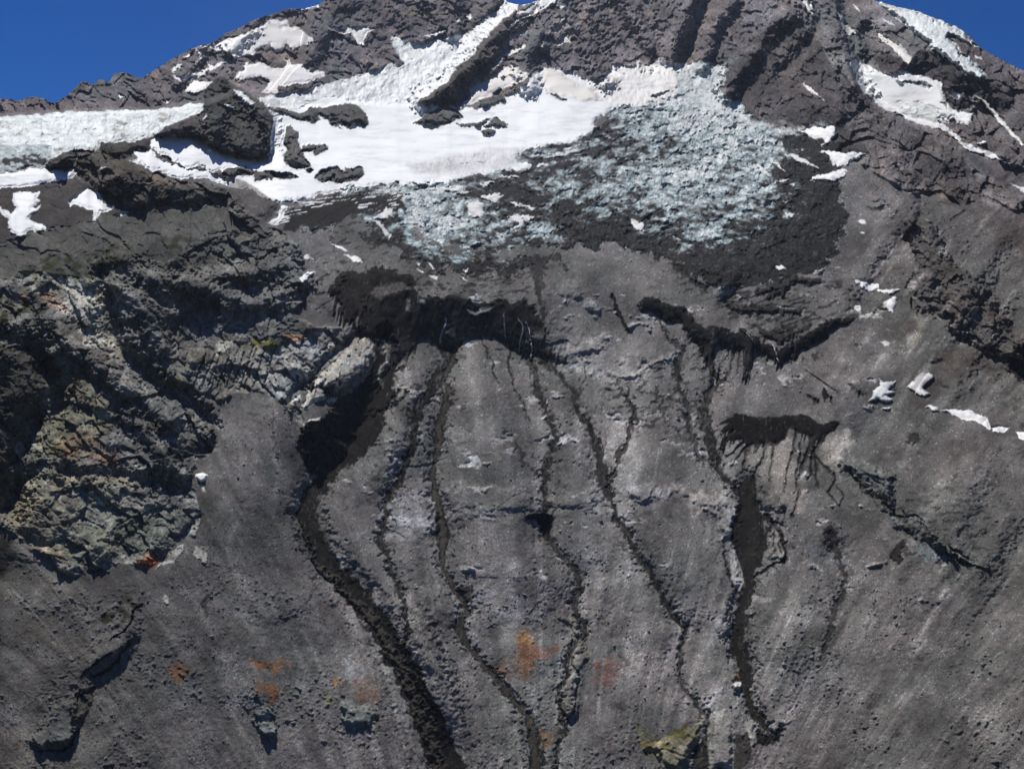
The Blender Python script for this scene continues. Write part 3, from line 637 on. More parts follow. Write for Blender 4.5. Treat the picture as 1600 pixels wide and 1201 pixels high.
# snow lying in the dirty ice
for s in ("B 600,940 640,935 675,950 665,990 640,1010 600,1000", "B 660,900 720,892 765,910 700,937 665,925", "B 780,1000 840,1000 900,1000 860,1020 800,1020",
          "B 200,930 250,890 285,900 260,960 240,1000 200,1020 150,1010 200,985 230,950", "B 160,1020 210,1040 240,1085 230,1105 180,1050", "B 460,880 560,860 580,870 500,890",
          "B 650,850 710,840 720,850 670,860", "B 1340,1010 1400,1030 1410,1050 1350,1030", "C 360,740 410,800 425,820 390,800 350,760", "C 430,735 500,790 470,780 430,750",
          "C 490,712 560,725 640,770 655,780 600,765 530,740", "C 430,640 450,650 440,668 420,660", "C 440,838 510,825 505,832 450,845", "C 480,928 500,932 500,945 480,940",
          "C 500,990 540,988 530,1000 505,1000", "C 520,855 548,855 535,868", "W 120,730 200,740 240,790 180,780", "W 470,850 530,870 510,880", "B 790,1070 850,1000 880,990 820,1060",
          "Q 1060,80 1160,90 1270,105 1260,122 1150,110", "Q 1170,350 1300,380 1440,440 1400,440 1250,400", "Q 1130,520 1420,520 1370,560 1200,545", "Q 1200,700 1270,630 1290,600 1300,640 1230,700"):
    F(area(s, 1.4, 8), (.74, .73, .72), snow=1, ice=.1, dirt=0, soft=.7, h=1.0, hf=4)
for s, l in [("C 560,598 620,585 727,578 735,610 700,650 665,680 680,650 600,625", 'upper of the three snow patches at the east edge of the icefall'),
             ("C 660,705 740,695 765,705 870,710 800,750 720,765 690,740 695,725", 'middle snow patch at the east edge of the icefall'),
             ("C 670,800 720,783 785,790 765,825 720,832 600,835 630,815", 'lower snow patch at the east edge of the icefall')]:
    snow(s, l, col=(.78, .77, .77), warp=1.4)
# rubble bench below the ice
for s in ("A 1400,945 1500,915 1600,900 B 60,890 200,905 280,900 300,960 260,1000 200,940 150,960 60,1000 0,1010 A 1560,1020 1450,1040 1350,1070 1300,1060 1320,1000",):
    F(area(s, 2.5, 16), (.042, .038, .036), .9, snow=0, ice=.35, dirt=.92, rock=.2, soft=3)
for s, l in [("B 1510,1150 0,0 0,0", None), ("P 466,433 482,424 492,424 480,436 470,439", 'small white snow scrap at the left end of the rubble bench'),
             ("P 512,377 530,384 545,391 528,389", 'slim snow dash high on the rubble bench'), ("P 538,396 560,402 566,410 552,406", 'lower slim snow dash on the rubble bench'),
             ("P 478,396 490,403 486,406 474,400", 'tiny snow dash by the corner of the buttress'),
             ("E 408,22 420,22 450,58 440,58", 'slim slanted snow dash on the rubble in the centre'), ("E 360,28 380,30 372,42", 'tiny forked snow scrap in the centre of the rubble'),
             ("E 562,85 575,88 590,115 575,105", 'lower slanted snow scrap on the rubble in the centre'), ("E 570,58 598,55 592,75 578,72", 'small round snow scrap on the rubble in the centre'),
             ("E 365,52 395,70 392,76 370,60", 'thin snow line on the rubble in the centre'), ("E 418,90 455,92 450,105 425,100", 'flat snow scrap above the black ice cliff'),
             ("F 940,225 960,210 1003,188 1010,200 1000,235 985,262 970,245 945,240", 'triangular white snow patch on the eastern rubble slope'),
             ("F 810,235 825,228 845,232 845,250 830,254", 'small round snow dab left of the triangular patch'),
             ("F 930,398 960,397 978,402 975,415 960,418", 'cream coloured snow dab on the eastern slope'),
             ("F 820,105 850,100 880,125 930,130 930,150 890,162 860,150 825,125", 'ragged dirty snow streak above the triangular patch'),
             ("F 920,160 1000,153 1028,152 1000,170 940,170", 'thin snow streak just above the triangular patch'),
             ("F 875,665 900,650 905,620 935,595 930,565 950,580 1010,580 970,615 1005,632 960,640 995,665 960,672 920,660", 'spiky snow patch on the eastern bench'),
             ("F 1062,602 1080,580 1100,560 1130,537 1175,545 1180,560 1140,595 1130,620 1170,637 1140,645 1100,640 1080,615", 'bent snow patch right of the spiky one'),
             ("F 940,705 960,700 985,698 970,712", 'snow crumb below the spiky patch'),
             ("F 1140,693 1200,695 1205,715 1175,715 1160,703", 'left scrap of the broken snow strip on the eastern bench'),
             ("F 1215,708 1260,710 1350,715 1400,730 1435,755 1445,780 1440,800 1400,775 1380,762 1320,755 1280,735", 'long broken snow strip on the eastern bench'),
             ("F 1445,785 1480,780 1530,790 1510,812 1480,815 1450,803", 'right end piece of the broken snow strip'),
             ("F 1565,810 1600,812 1680,850 1670,880 1600,850 1575,840", 'snow scrap at the right edge of the eastern bench'),
             ("F 450,45 480,42 500,58 470,62", 'forked snow scrap under the icefall rubble on the right'),
             ("F 455,228 500,230 550,235 540,240 480,238", 'thin snow line under the dark curved rubble bands'),
             ("B 1500,0 0,0 0,0", None),
             ("C 835,1020 860,1025 870,1038 845,1035", 'snow crumb on the eastern slope beside the icefall'), ("C 840,1068 862,1068 850,1076", 'lower snow crumb on the eastern slope beside the icefall')]:
    if l: snow(s, l, col=(.76, .75, .75), warp=.9, h=.8)
# crevasse streaks in the left and centre snow margin
F(area("B 320,760 480,720 700,690 860,700 960,690 840,740 820,770 700,780 560,800 460,810 360,790", 1.5, 14), (.42, .42, .43), .8, dirt=.36, ice=.35, soft=8)
F(area("B 880,690 1100,655 1180,620 1200,600 1250,620 1100,740 960,750", 1.5, 14), ice=.9, dirt=.6, soft=5)

f = area("A 1290,950 1400,925 1500,905 1600,888 B 60,885 180,880 300,862 440,855 540,850 620,880 560,900 430,885 300,880 270,960 220,1010 160,1000 200,940 120,960 60,930 0,935 A 1500,950 1400,990 1330,1030 1290,1050 1260,1040", 2.0, 14)
w, d = f; bend = perlin((U[w] + .4 * V[w]) / 30, (V[w] + .16 * (U[w] - 440) + 5 * nv2[w]) / 2.6, .5, 81) + .5 * perlin(U[w] / 14, (V[w] + .1 * U[w]) / 4.5, .5, 82)
m = ss(.12, .40, bend) * ss(-2, 3, d)
SNOW[w] = np.maximum(SNOW[w], m * .95); ALB[w] = lerp(ALB[w], np.array((.70, .69, .69), F32), m[..., None]); ICE[w] = lerp(ICE[w], .1, m); DIRT[w] = lerp(DIRT[w], 0, m)
f = area("B 860,700 1100,650 1200,600 1300,560 1400,560 1200,680 1160,740 1000,760 880,745", 2, 14)
w, d = f; m = ss(.0, .3, perlin((U[w]) / 26, (V[w] + .22 * U[w]) / 2.6, .5, 83)) * ss(-3, 6, d)
ALB[w] = lerp(ALB[w], np.array((.66, .66, .66), F32), (m * .85)[..., None]); ICE[w] = lerp(ICE[w], .1, m * .8); SNOW[w] = lerp(SNOW[w], 1, m * .8)
for s_ in ("D 1330,-20 1440,60 1400,200 1500,260 1600,250 1600,60 1500,60 E 0,60 60,60 60,0", "E 560,60 760,0 900,60 860,170 600,190", "F 140,160 500,60 800,250 700,290 460,420 200,300"):
    f = area(s_, 3, 20)
    if f is None: continue
    w, d = f; m = ss(.15, .45, perlin((U[w] - .6 * V[w]) / 20, (V[w] + .35 * U[w]) / 4.5, .5, 84) + .4 * EN[w]) * ss(-4, 10, d)
    ALB[w] = lerp(ALB[w], np.array((.040, .038, .038), F32), (m * .75)[..., None]); H[w] -= .8 * m
# black ice cliffs and wet terraces
def blk(s, label=None, name='ice_cliff', cat='ice cliff', st=.93, h=2.0, col=BLACK, warp=2.6, rk=.35, wet=.5, ic=.12, flute=0):
    o = reg(name, label, cat, mat='wet') if label else None
    F(ragged(s, 3.2 if warp > 1.5 else 1.6, 9, 1, warp * .6, fringe=14 if label else 7), col, h=h, hf=8, s=st, rock=rk, wet=wet, oid=o, soft=1.0, ice=ic, dirt=1.0, flute=flute)
blk("E 100,210 150,190 200,165 280,160 330,130 380,185 440,170 470,200 540,170 580,200 620,215 680,215 760,190 790,215 860,205 900,225 935,290 960,350 985,430 1060,485 1040,498 960,470 915,455 880,490 830,430 780,400 720,385 680,368 620,365 560,400 500,430 440,400 415,365 380,380 300,480 240,520 180,600 130,560 90,640 0,660 -90,620 -110,600 60,540 150,470 160,380 100,365 80,350 100,290",
    'long black dirty ice cliff with a cave, above the central debris cones', st=.85, flute=.25)
blk("D 1500,180 1560,90 1600,70 E 0,65 60,68 100,80 140,60 200,45 250,62 340,92 350,130 300,160 200,165 130,190 110,260 60,315 20,290 0,230 -20,180", 'smooth chocolate brown ice wall at the left end of the black ice cliff', st=.6, col=(.026, .020, .019), rk=.1, h=1.5)
o_main_cliff = [i for i, k in enumerate(KINDS) if k[0] == 'ice_cliff'][0]
F(area("E 140,170 160,140 240,130 300,125 340,150 250,175 180,190", 1.5), (.08, .075, .078), .9, s=-.3, rock=.1)
F(area("E 165,320 220,290 260,330 230,380 190,400 170,370", 1), (.008, .008, .008), s=.98, h=-14, hf=10, oid=part('ice_cave', o_main_cliff, 'black hollow mouth in the ice', 'wet'))
for s in ("R 365,235 400,230 410,280 400,340 375,340 365,290", "R 845,310 890,330 940,340 945,300 1000,290 1045,300 1020,330 950,350 900,365 860,340", "R 470,240 520,240 530,270 490,270"):
    F(area(s, 1, 8), (.20, .25, .27), .8, ice=.5, dirt=.35, s=.2, oid=part('blue_ice', o_main_cliff, 'pale blue clean ice showing in the black wall', 'ice'))
blk("E 1400,190 1450,183 1520,205 1600,240 F 60,262 80,300 120,330 150,320 200,322 240,345 300,340 350,370 380,400 430,410 480,425 520,400 560,378 640,330 700,292 760,285 820,292 800,315 740,325 700,350 690,385 640,395 600,415 540,440 530,470 470,490 430,475 380,445 350,425 335,470 325,570 312,560 305,450 290,425 240,432 180,412 160,440 165,500 190,560 180,578 160,560 130,480 80,400 50,370 20,340 0,300 E 1500,300 1450,255 1400,265 1385,240",
    'black ice band curving across the eastern bench in a wide arc', st=.85)
blk("F 340,170 420,120 520,100 620,95 690,120 620,140 540,130 480,180 400,190 440,160", st=.5, h=2, col=(.035, .032, .032), warp=2.5)
blk("F 200,200 300,220 420,230 600,235 560,260 440,265 300,270 220,230", st=.55, h=2, col=(.035, .032, .032), warp=2.5)
blk("F 360,330 450,360 560,340 620,300 600,340 480,400 380,380", st=.5, h=2, col=(.035, .032, .032), warp=2.5)
blk("F 400,350 460,330 560,320 540,350 440,375", st=.5, h=1, col=(.035, .032, .032), warp=2.5)
blk("E 890,60 930,0 950,60 945,200 960,300 935,260 915,180 900,120", st=.1, h=-1, col=(.04, .038, .037), warp=3)
blk("E 1500,10 1600,40 F 80,100 140,140 120,160 0,70 E 1560,60", st=.4, h=-2, col=(.03, .028, .03), warp=2)
blk("F 670,605 690,620 705,655 675,662 665,640", st=.9, h=-2, warp=.6); blk("F 580,625 655,665 650,672 595,645", st=.9, h=-2, warp=.6)
blk("F 775,582 800,585 860,640 850,645 800,610", st=.6, h=-2, col=(.045, .043, .043), warp=1)
blk("K 665,840 710,815 740,870 735,920 700,880", st=.9, h=-1); blk("K 620,860 720,920 745,1000 700,950 640,900", st=.8, h=-1, col=(.03, .03, .032))
blk("K 1020,1020 1110,1040 1150,1130 1120,1200 1060,1180 1040,1100", st=.7, h=-1, col=(.035, .033, .033), warp=2)
F(area("F 1520,480 1560,380 1600,400 1700,440 1700,640 1600,590 1550,560 1520,530", 1.6), (.02, .02, .02), .9, s=.97, h=-5)
for s in ("F 800,395 830,395 825,415 805,415", "F 620,450 650,450 650,480 630,480", "F 560,470 590,480 575,510", "F 1050,830 1100,820 1120,860 1080,875"):
    F(area(s, 2.5), (.045, .042, .042), .8, s=.4)

# ------------------------------------------------------------------ lower slope: rock bands, cones, gullies
def band(s, col=PALE, a=.8, rk=.8, st=None, h=3, warp=1.6, soft=5):
    f = area(s, warp * 1.5, 20)
    if f is None: return
    if soft < 2: F(f, col, a, rock=rk, soft=soft); return
    w, d = f; m = ss(-soft, soft, d + 7 * nv2[w] + 5 * nv_[w])
    ALB[w] = lerp(ALB[w], np.array(col, F32), (m * a * (.75 + .25 * EN[w]))[..., None]); ROCK[w] = lerp(ROCK[w], F32(rk * .8), m); H[w] += h * .5 * ss(0, 12, d)
band("P 596,790 620,775 660,770 685,780 690,800 680,835 650,848 610,850 598,840", (.165, .172, .178), rk=.6, h=1.5)
band("P 600,845 620,843 660,846 685,850 690,858 640,855 600,857", (.04, .04, .04), .8, rk=.5, h=0)
band("H 385,100 420,90 440,60 450,0 490,0 500,100 520,150 440,150 390,140", (.03, .03, .028), .85, .5, h=-4, warp=1)
band("E 470,1060 700,1040 1000,1110 1200,1040 1200,1185 800,1185 500,1185", (.125, .122, .125), .5, .6)
band("H 500,0 800,0 780,40 740,20 620,30 520,60", (.14, .14, .145), .6, .7)
band("E 1320,1090 1400,1040 1600,1060 F 120,1100 200,1100 290,1130 280,1180 100,1185 0,1100 E 1500,1140 1380,1150", (.19, .185, .185), .75, .75)
band("K 0,760 100,740 200,800 330,850 390,860 360,980 320,1080 250,1110 200,960 100,900 0,940", (.22, .21, .205), .6, .7)
band("E 980,330 1100,360 1240,340 1300,400 1200,440 1100,470 1000,480", (.16, .155, .158), .7, .8)
band("E 1020,520 1180,520 1300,540 1440,480 1560,450 1560,500 1450,520 1400,560 1330,580 1240,560 1150,545 1030,540", (.21, .205, .20), .8, .9, h=5)
band("E 1200,545 1260,548 1300,555 1350,545 1370,560 1440,500 1500,490 1510,510 1440,530 1380,600 1330,590 1280,570", (.022, .021, .022), .85, .6, h=-3, warp=1.8, soft=1.2)
band("E 1020,100 1120,95 1130,200 1020,200 1000,300 1150,340 1130,420 960,300", (.14, .137, .14), .6, .55)
band("E 860,400 960,330 990,300 1010,400 1000,440", (.17, .17, .17), .6, .8)
band("E 1130,210 1190,200 1210,280 1180,290", (.2, .2, .2), .6, .8)
band("E 1330,780 1450,720 1500,700 1480,740 1380,790", (.17, .165, .17), .7, .7)
band("E 1360,430 1400,425 1410,470 1370,480", (.24, .225, .225), .8, .3, h=3, warp=.7)
band("H 1010,480 1090,450 1150,560 1160,680 1100,800 1110,900 1050,1000 1010,900 1000,820 1040,700 1040,560", (.125, .118, .098), .8, .8, h=5)
for s, c in [("H 720,720 800,660 830,590 900,600 930,650 900,720 850,750 760,755", RUST), ("H 810,560 850,540 900,580 880,610 830,600", (.20, .13, .06)), ("H 750,760 800,755 790,790", RUST), ("H 865,755 900,760 880,785", RUST),
             ("H 930,640 1040,590 1030,620 940,670", (.17, .085, .065)), ("H 1180,680 1320,670 1350,640 1340,720 1260,800 1190,800 1180,730", RED), ("H 930,1020 1000,1010 990,1080 940,1100", (.14, .10, .062)),
             ("H 60,780 130,750 200,800 200,880 140,880 70,850", (.15, .10, .078)), ("H 50,640 120,690 140,710 80,700", (.17, .125, .085)),
             ("G 1150,680 1220,690 1260,700 1200,720", RUST), ("G 1280,680 1330,675 1335,700 1270,740 1250,720", (.165, .105, .07)), ("G 1200,780 1290,800 1270,850 1240,850 1190,815", (.16, .103, .07)), ("G 1240,860 1290,820 1300,860 1260,890", RUST),
             ("G 800,715 890,710 870,750 830,790 800,760", (.155, .10, .068)), ("G 640,215 740,205 700,240 650,240", (.19, .09, .05)), ("G 1490,840 1520,830 1530,880 1500,890", (.16, .16, .07)), ("G 1560,770 1590,780 1560,800", (.24, .15, .06)),
             ("L 960,210 1000,230 1060,260 1060,330 1010,360 1000,290 950,280", (.19, .13, .05)), ("F 1250,180 1360,190 1300,290 1250,280", (.115, .075, .075)),
             ("E 1240,390 1270,420 1230,440 1220,410", (.10, .10, .10))]:
    tint(s, c, .85, 2.6, 7)
veg("H 1190,510 1290,510 1300,600 1340,630 1350,720 1330,760 1310,640 1250,560", .8, (.06, .058, .04))
veg("H 140,290 190,300 190,350 150,340", .8, (.07, .07, .04)); veg("E 150,1010 210,970 220,1080 150,1080", .8, (.075, .075, .045))
tint("H 0,870 80,870 180,920 160,1000 60,1010 0,960", (.10, .125, .118), .8, 2, 4); F(area("H 0,870 80,870 180,920 160,1000 60,1010 0,960", 2, 14), rock=.8, h=3)
F(area("G 1180,850 1240,890 1290,960 1270,1050 1210,1020 1170,940", 2.2, 14), (.075, .085, .085), .8, rock=.9, s=.4)
F(area("G 240,880 350,840 380,950 340,1080 200,1100 110,1060 200,960", 2.2, 14), (.088, .10, .098), .6, rock=.3, h=5)
F(area("G 360,820 440,800 430,860 380,960 320,980 330,900", 2, 14), (.06, .058, .045), .8, rock=.7, s=.3)
for c, w0, w1, k in [("G 660,430 620,450 600,520 520,590", 2.0, 1.2, .98), ("G 600,600 540,680 520,710 430,760", 3.6, 2.6, .98), ("G 520,650 440,690 380,760", 1.4, 1.2, .9), ("G 350,1010 330,1070 290,1100 180,1100", 3.4, 2, .97), ("G 430,810 370,850 350,930", 1.2, 1, .95)]:
    F(course(c, w0, w1, 1.2), (.03, .03, .03), .8, s=k, h=-3)
F(course("G 640,430 600,500 560,600 400,720 350,800 330,900", 12, 14, 1.2, 2.2), h=5, hf=2.2)
for s in ("G 900,165 960,155 965,190 950,240 930,215 890,185", "G 730,240 800,170 850,140 850,180 780,230 720,265", "G 870,80 920,30 935,25 900,110 880,110", "G 750,385 780,380 780,420 760,425"):
    F(area(s, 1.8, 8), (.24, .23, .20), .75, rock=.5)
# crags east of the icefall
F(area("C 1040,1040 1080,985 1110,1000 1180,1030 1230,1100 1260,1200 F 1300,60 1440,140 1500,250 1600,380 1600,480 1500,470 1400,440 1270,380 1250,300 1150,260 1080,260 1060,150 1100,40", 2, 18), (.092, .083, .080), .8, rock=.9, h=8, hf=14)
for s, k in [("C 1030,1070 1050,1030 1080,990 1105,995 1100,1040 1060,1090 1040,1100", .8), ("F 1280,320 1330,260 1440,150 1400,260 1350,330 1500,440 1400,430 1300,380", .7), ("F 1160,465 1240,480 1240,495 1180,490", .9), ("F 1185,560 1250,600 1245,620 1200,590", .9), ("C 860,960 900,950 960,960 920,980", .8)]:
    F(area(s, 1.8, 10), (.055, .05, .05), .7, s=k)
o_pin = reg('rock_pinnacle', 'small dark rock pinnacle on the crest of the eastern spur', 'rock pinnacle')
F(area("C 1030,1100 1040,1060 1065,1020 1085,988 1100,990 1112,1003 1108,1030 1080,1060 1060,1095", 1, 8), (.06, .055, .055), rock=.8, h=6, hf=6, s=.6, oid=o_pin)
F(area("F 1080,265 1160,290 1130,380 1050,470 1060,380 1020,330", 1.6), (.19, .18, .165), .5, rock=.2)
tint("F 1110,300 1140,300 1110,400 1060,460 1080,400", (.22, .20, .15), .5, 1.5, 4)
F(area("K 1150,530 1260,600 1400,720 1560,850 1600,930 F 1000,1000 900,960 700,920 I 950,0 1050,30 1100,0 1250,150 1400,240 1450,270 1300,240 1240,180 1000,70 K 1500,860 1300,700 1180,600", 1.6, 14), (.10, .112, .112), .7, rock=.9, h=5)
for c in ("K 1160,550 1290,640 1400,740 1560,870", "K 1200,540 1290,660 1330,710", "I 1080,30 1180,100 1250,200", "I 1000,0 1060,60 1040,-30", "I 1250,190 1330,240 1430,260", "K 1280,640 1380,750 1500,830 1600,930"):
    F(course(c, 2.6, 1.2, 2), (.035, .035, .035), .7, s=.85, h=-2)
F(area("I 980,180 1040,120 1045,160 1030,230 1000,250 985,210", 2, 10), (.035, .034, .034), .85, s=.8)
tint("I 1080,130 1180,140 1240,200 1180,230 1100,200", (.12, .15, .165), .7, 2, 4); tint("I 560,130 700,160 800,220 830,250 700,240 600,200", (.14, .155, .175), .7, 2, 4)
tint("K 620,380 760,260 800,520 760,800 740,900 640,700", (.215, .20, .195), .75, 1, 8); tint("K 1000,380 1230,250 1260,360 1150,560 1020,500", (.26, .232, .212), .85, 1, 8); tint("K 700,780 860,720 840,880 740,880", (.23, .21, .195), .7, 1, 5)
tint("K 440,480 540,380 560,450 480,560", (.23, .22, .19), .7, 1, 4)
tint("E 950,200 1000,0 1080,0 1100,90 1000,130", (.10, .108, .106), .7, 1, 6); tint("E 1180,560 1290,580 1330,720 1200,780 1150,640", (.088, .095, .095), .6, 1, 6); tint("E 1000,900 1080,860 1180,1000 1160,1080 980,1060", (.088, .086, .09), .6, 1, 6)

cen = ss(500, 560, U) * ss(1180, 1120, U) * ss(500, 560, V) * ss(1130, 1000, V)
fanl = ss(-.15, .5, perlin(SF / 60, V / 260, .5, 76) + .35 * n_str + .2 * nv2)
ALB[:] = lerp(ALB, np.array((.205, .197, .193), F32), (cen * (.12 + .88 * fanl) * .78)[..., None])
rt = ss(1180, 1240, U) * ss(1420, 1330, U) * ss(690, 760, V) * ss(1180, 1050, V)
ALB[:] = lerp(ALB, np.array((.175, .168, .165), F32), (rt * fanl * .50)[..., None])
chute = ss(.25, .60, perlin(SF / 9, V / 210, .5, 77) + .45 * perlin(SF / 40, V / 160, .5, 78)) * low * ss(520, 700, V)
ALB[:] = lerp(ALB, np.array((.21, .20, .195), F32), (chute * (.12 + .30 * ss(480, 560, U) * ss(1330, 1250, U)))[..., None])
ch2 = ss(1290, 1400, U) * ss(300, 380, V) * ss(700, 560, V) * ss(.15, .55, perlin((U + .75 * V) / 12, (V - .5 * U) / 90, .5, 79) + .3 * nv_)
ALB[:] = lerp(ALB, np.array((.185, .175, .17), F32), (ch2 * .8)[..., None])
br2 = ss(1330, 1450, U) * ss(250, 320, V) * ss(820, 600, V) * ss(.05, .5, perlin(U / 70, V / 55, .5, 80) + .4 * perlin(U / 22, V / 18, .5, 85))
ALB[:] = lerp(ALB, np.array((.088, .074, .068), F32), (br2 * .85)[..., None]); ROCK[:] = np.maximum(ROCK, br2 * .32)
for c, w0, w1, hh in [("P 1335,200 1390,300 1440,350 1520,450 1600,560", 12, 18, 9), ("P 1600,300 1540,400 1470,500 1400,620", 14, 18, 8), ("P 1640,420 1580,520 1520,620 1470,700", 12, 14, -7), ("P 1460,300 1400,400 1350,470", 9, 12, -6),
                      ("P 1560,640 1500,760 1440,900 1380,1050", 22, 30, 8), ("P 1640,760 1580,900 1500,1060", 16, 22, -7)]:
    F(course(c, w0, w1, 2.0, 2.6), h=hh, hf=2.6)
lin = ss(.2, .6, perlin((U - .9 * V) / 60, (V + .75 * U) / 9, .5, 86) + .4 * nv_) * ss(1340, 1420, U) * ss(330, 260, V - .25 * (U - 1400) - 60) * ss(150, 230, V)
ALB[:] = lerp(ALB, np.array((.060, .052, .049), F32), (lin * .55)[..., None]); ROCK[:] = np.maximum(ROCK, lin * .4)
# bedrock showing through the scree here and there
ob = perlin(U / 60, V / 22, .5, 71) + .55 * perlin(U / 20, V / 9, .5, 72) + .3 * perlin(U / 7, V / 5, .5, 73)
obm = ss(.44, .74, ob) * ss(380, 430, V) * ss(1000, 880, V) * ss(500, 560, U) * ss(1450, 1350, U) * (1 - np.clip(SNOW + ICE + WET * 2, 0, 1))
ALB[:] = lerp(ALB, np.array((.24, .236, .236), F32), (obm * .75)[..., None]); ROCK[:] = np.maximum(ROCK, obm * .75)
dk = (1 - .7 * cen) * ss(.45, .75, perlin(U / 34, V / 26, .5, 74) + .6 * perlin(U / 9, V / 7, .5, 75)) * low * (1 - np.clip(SNOW + ICE, 0, 1))
ALB[:] = lerp(ALB, np.array((.062, .060, .063), F32), (dk * .38)[..., None])
# fans of pale scree
for c, w, a in [("I 1240,230 1180,320 1105,430", 4, .7), ("I 1240,340 1180,470 1095,610", 5, .55), ("I 1140,580 1090,650", 5, .6), ("I 580,300 500,480 380,640", 11, .28), ("I 480,560 420,680 400,780", 7, .35),
                ("I 640,640 620,780 560,900 500,960", 8, .6), ("I 1050,830 1010,890", 4, .5), ("I 1500,850 1420,1000 1370,1150", 14, .35), ("I 780,320 800,440 780,550", 5, .3), ("I 240,180 290,240 295,350", 7, .7),
                ("G 1080,60 1060,160 1090,280 1130,370", 6, .5), ("G 1030,680 1060,860 1130,1060 1230,1185", 12, .42), ("D 1260,680 1270,760 1260,860 1290,960 1280,1100", 4.5, .45), ("H 530,900 600,1020 760,1185", 14, .25),
                ("H 950,660 1000,800 1000,960", 5, .35), ("H 760,880 800,1000 850,1150", 7, .5), ("H 1540,60 1520,200 1560,400", 9, .3), ("G 60,150 180,220 330,400 440,600", 6, .32), ("H 380,700 480,860 520,900", 6, .2),
                ("F 1220,110 1180,150", 4, .5), ("F 730,870 760,900 740,990", 10, .3), ("I 0,350 60,420 120,300", 8, .2), ("H 200,150 300,300 380,560", 8, .22), ("C 960,880 1000,930 920,1060", 9, .25)]:
    f = course(c, w, w * 1.3, 1.0, 3)
    if f is None: continue
    wn, r, al, wd = f
    m = np.exp(-r * r * 1.2) * a * (1 + .5 * n_st2[wn])
    ALB[wn] = lerp(ALB[wn], np.array((.215, .205, .20), F32), np.clip(m, 0, 1)[..., None]); ROCK[wn] *= 1 - np.clip(m, 0, 1)

# the dark ice wedge and its seepage
blk("K 340,125 400,125 450,150 600,155 720,150 780,135 920,140 960,180 1000,215 1030,212 1090,185 1140,183 1155,205 1120,260 1050,300 990,340 940,300 880,300 790,255 765,250 740,310 690,360 640,380 560,365 500,370 450,380 420,340 380,330 300,340 230,380 270,320 330,270 210,270 300,200 200,215 330,150",
    'black ice wedge draining in dark fingers down a pale slope, lower right', st=.45, rk=.05, h=.6, col=(.016, .0125, .0125), warp=1.0)
for c, w0, w1 in [("K 440,370 430,450 410,560", 4, 2), ("K 570,360 575,460 520,550 470,650", 3.4, 1.4), ("K 650,360 640,440 620,540 610,660", 3, 1.6), ("K 440,370 360,470 310,540", 2.5, 1),
                  ("K 820,260 800,400 770,500 740,640 720,760", 3, .8), ("K 950,300 920,420 870,520 835,640 840,760 810,860 780,930", 3.2, 2), ("K 850,360 850,480 820,600 830,700 800,760", 2.4, 1),
                  ("K 1020,320 960,420 930,500 935,600 905,650", 3, 1.2), ("K 960,400 970,520 975,620 995,710", 2.6, 1.6), ("K 970,470 1030,530 1090,580", 1.8, 1.2),
                  ("K 1110,590 1120,660 1070,740 1110,790 1160,850 1190,770 1130,680", 1.6, .8), ("K 330,270 250,350", 3, 1.5), ("K 410,340 340,420 270,480", 2.4, 1.2)]:
    F(course(c, w0, w1, .8), (.028, .025, .024), .95, wet=.5, h=-1.2, s=.3)
# convex cones between the gullies
for c, w0, w1, hh in [("P 660,530 640,620 600,720 560,830", 20, 50, 10), ("P 748,525 755,620 770,740 790,900 790,1000", 22, 50, 12), ("P 905,385 915,440 920,500", 26, 34, 6), ("P 860,560 900,680 930,800 960,960", 22, 34, 8),
                      ("P 960,620 1000,760 1060,900 1090,1040", 26, 40, 9), ("P 1230,900 1240,1000 1220,1120", 30, 34, 4), ("P 1330,560 1320,620 1260,645", 34, 30, 8), ("P 720,1180 660,1010 620,900", 16, 12, 6),
                      ("P 430,560 420,700 400,900", 26, 40, 7), ("P 1150,460 1120,430 1030,400", 18, 22, 7)]:
    F(course(c, w0, w1, .3, 2.6), h=hh * 1.7, hf=2.6)

for s_, a_ in (("P 530,400 640,395 760,405 860,400 860,470 780,470 700,470 640,460 560,420", .8), ("P 1010,400 1100,440 1200,445 1320,430 1340,500 1240,530 1150,500 1060,450", .8), ("P 930,560 1110,560 1110,680 1000,680 940,640", .7), ("P 1360,760 1560,760 1560,900 1420,900", .6), ("P 500,330 640,320 640,400 520,400", .8), ("P 600,880 680,900 700,1000 620,980", .5)):
    f = area(s_, 3, 24); w, d = f
    m = ss(.18, .42, perlin((U[w] - .5 * V[w]) / 17, (V[w] + .3 * U[w]) / 6.5, .5, 87) + .45 * perlin(U[w] / 5, V[w] / 4, .5, 88)) * ss(-8, 14, d) * (WET[w] < .1) * (SNOW[w] < .3)
    ALB[w] = lerp(ALB[w], np.array((.036, .034, .034), F32), (m * a_)[..., None])
tint("K 380,430 560,380 700,380 760,260 820,520 900,700 860,860 700,840 560,700 420,560", (.215, .20, .185), .65, 1, 10)
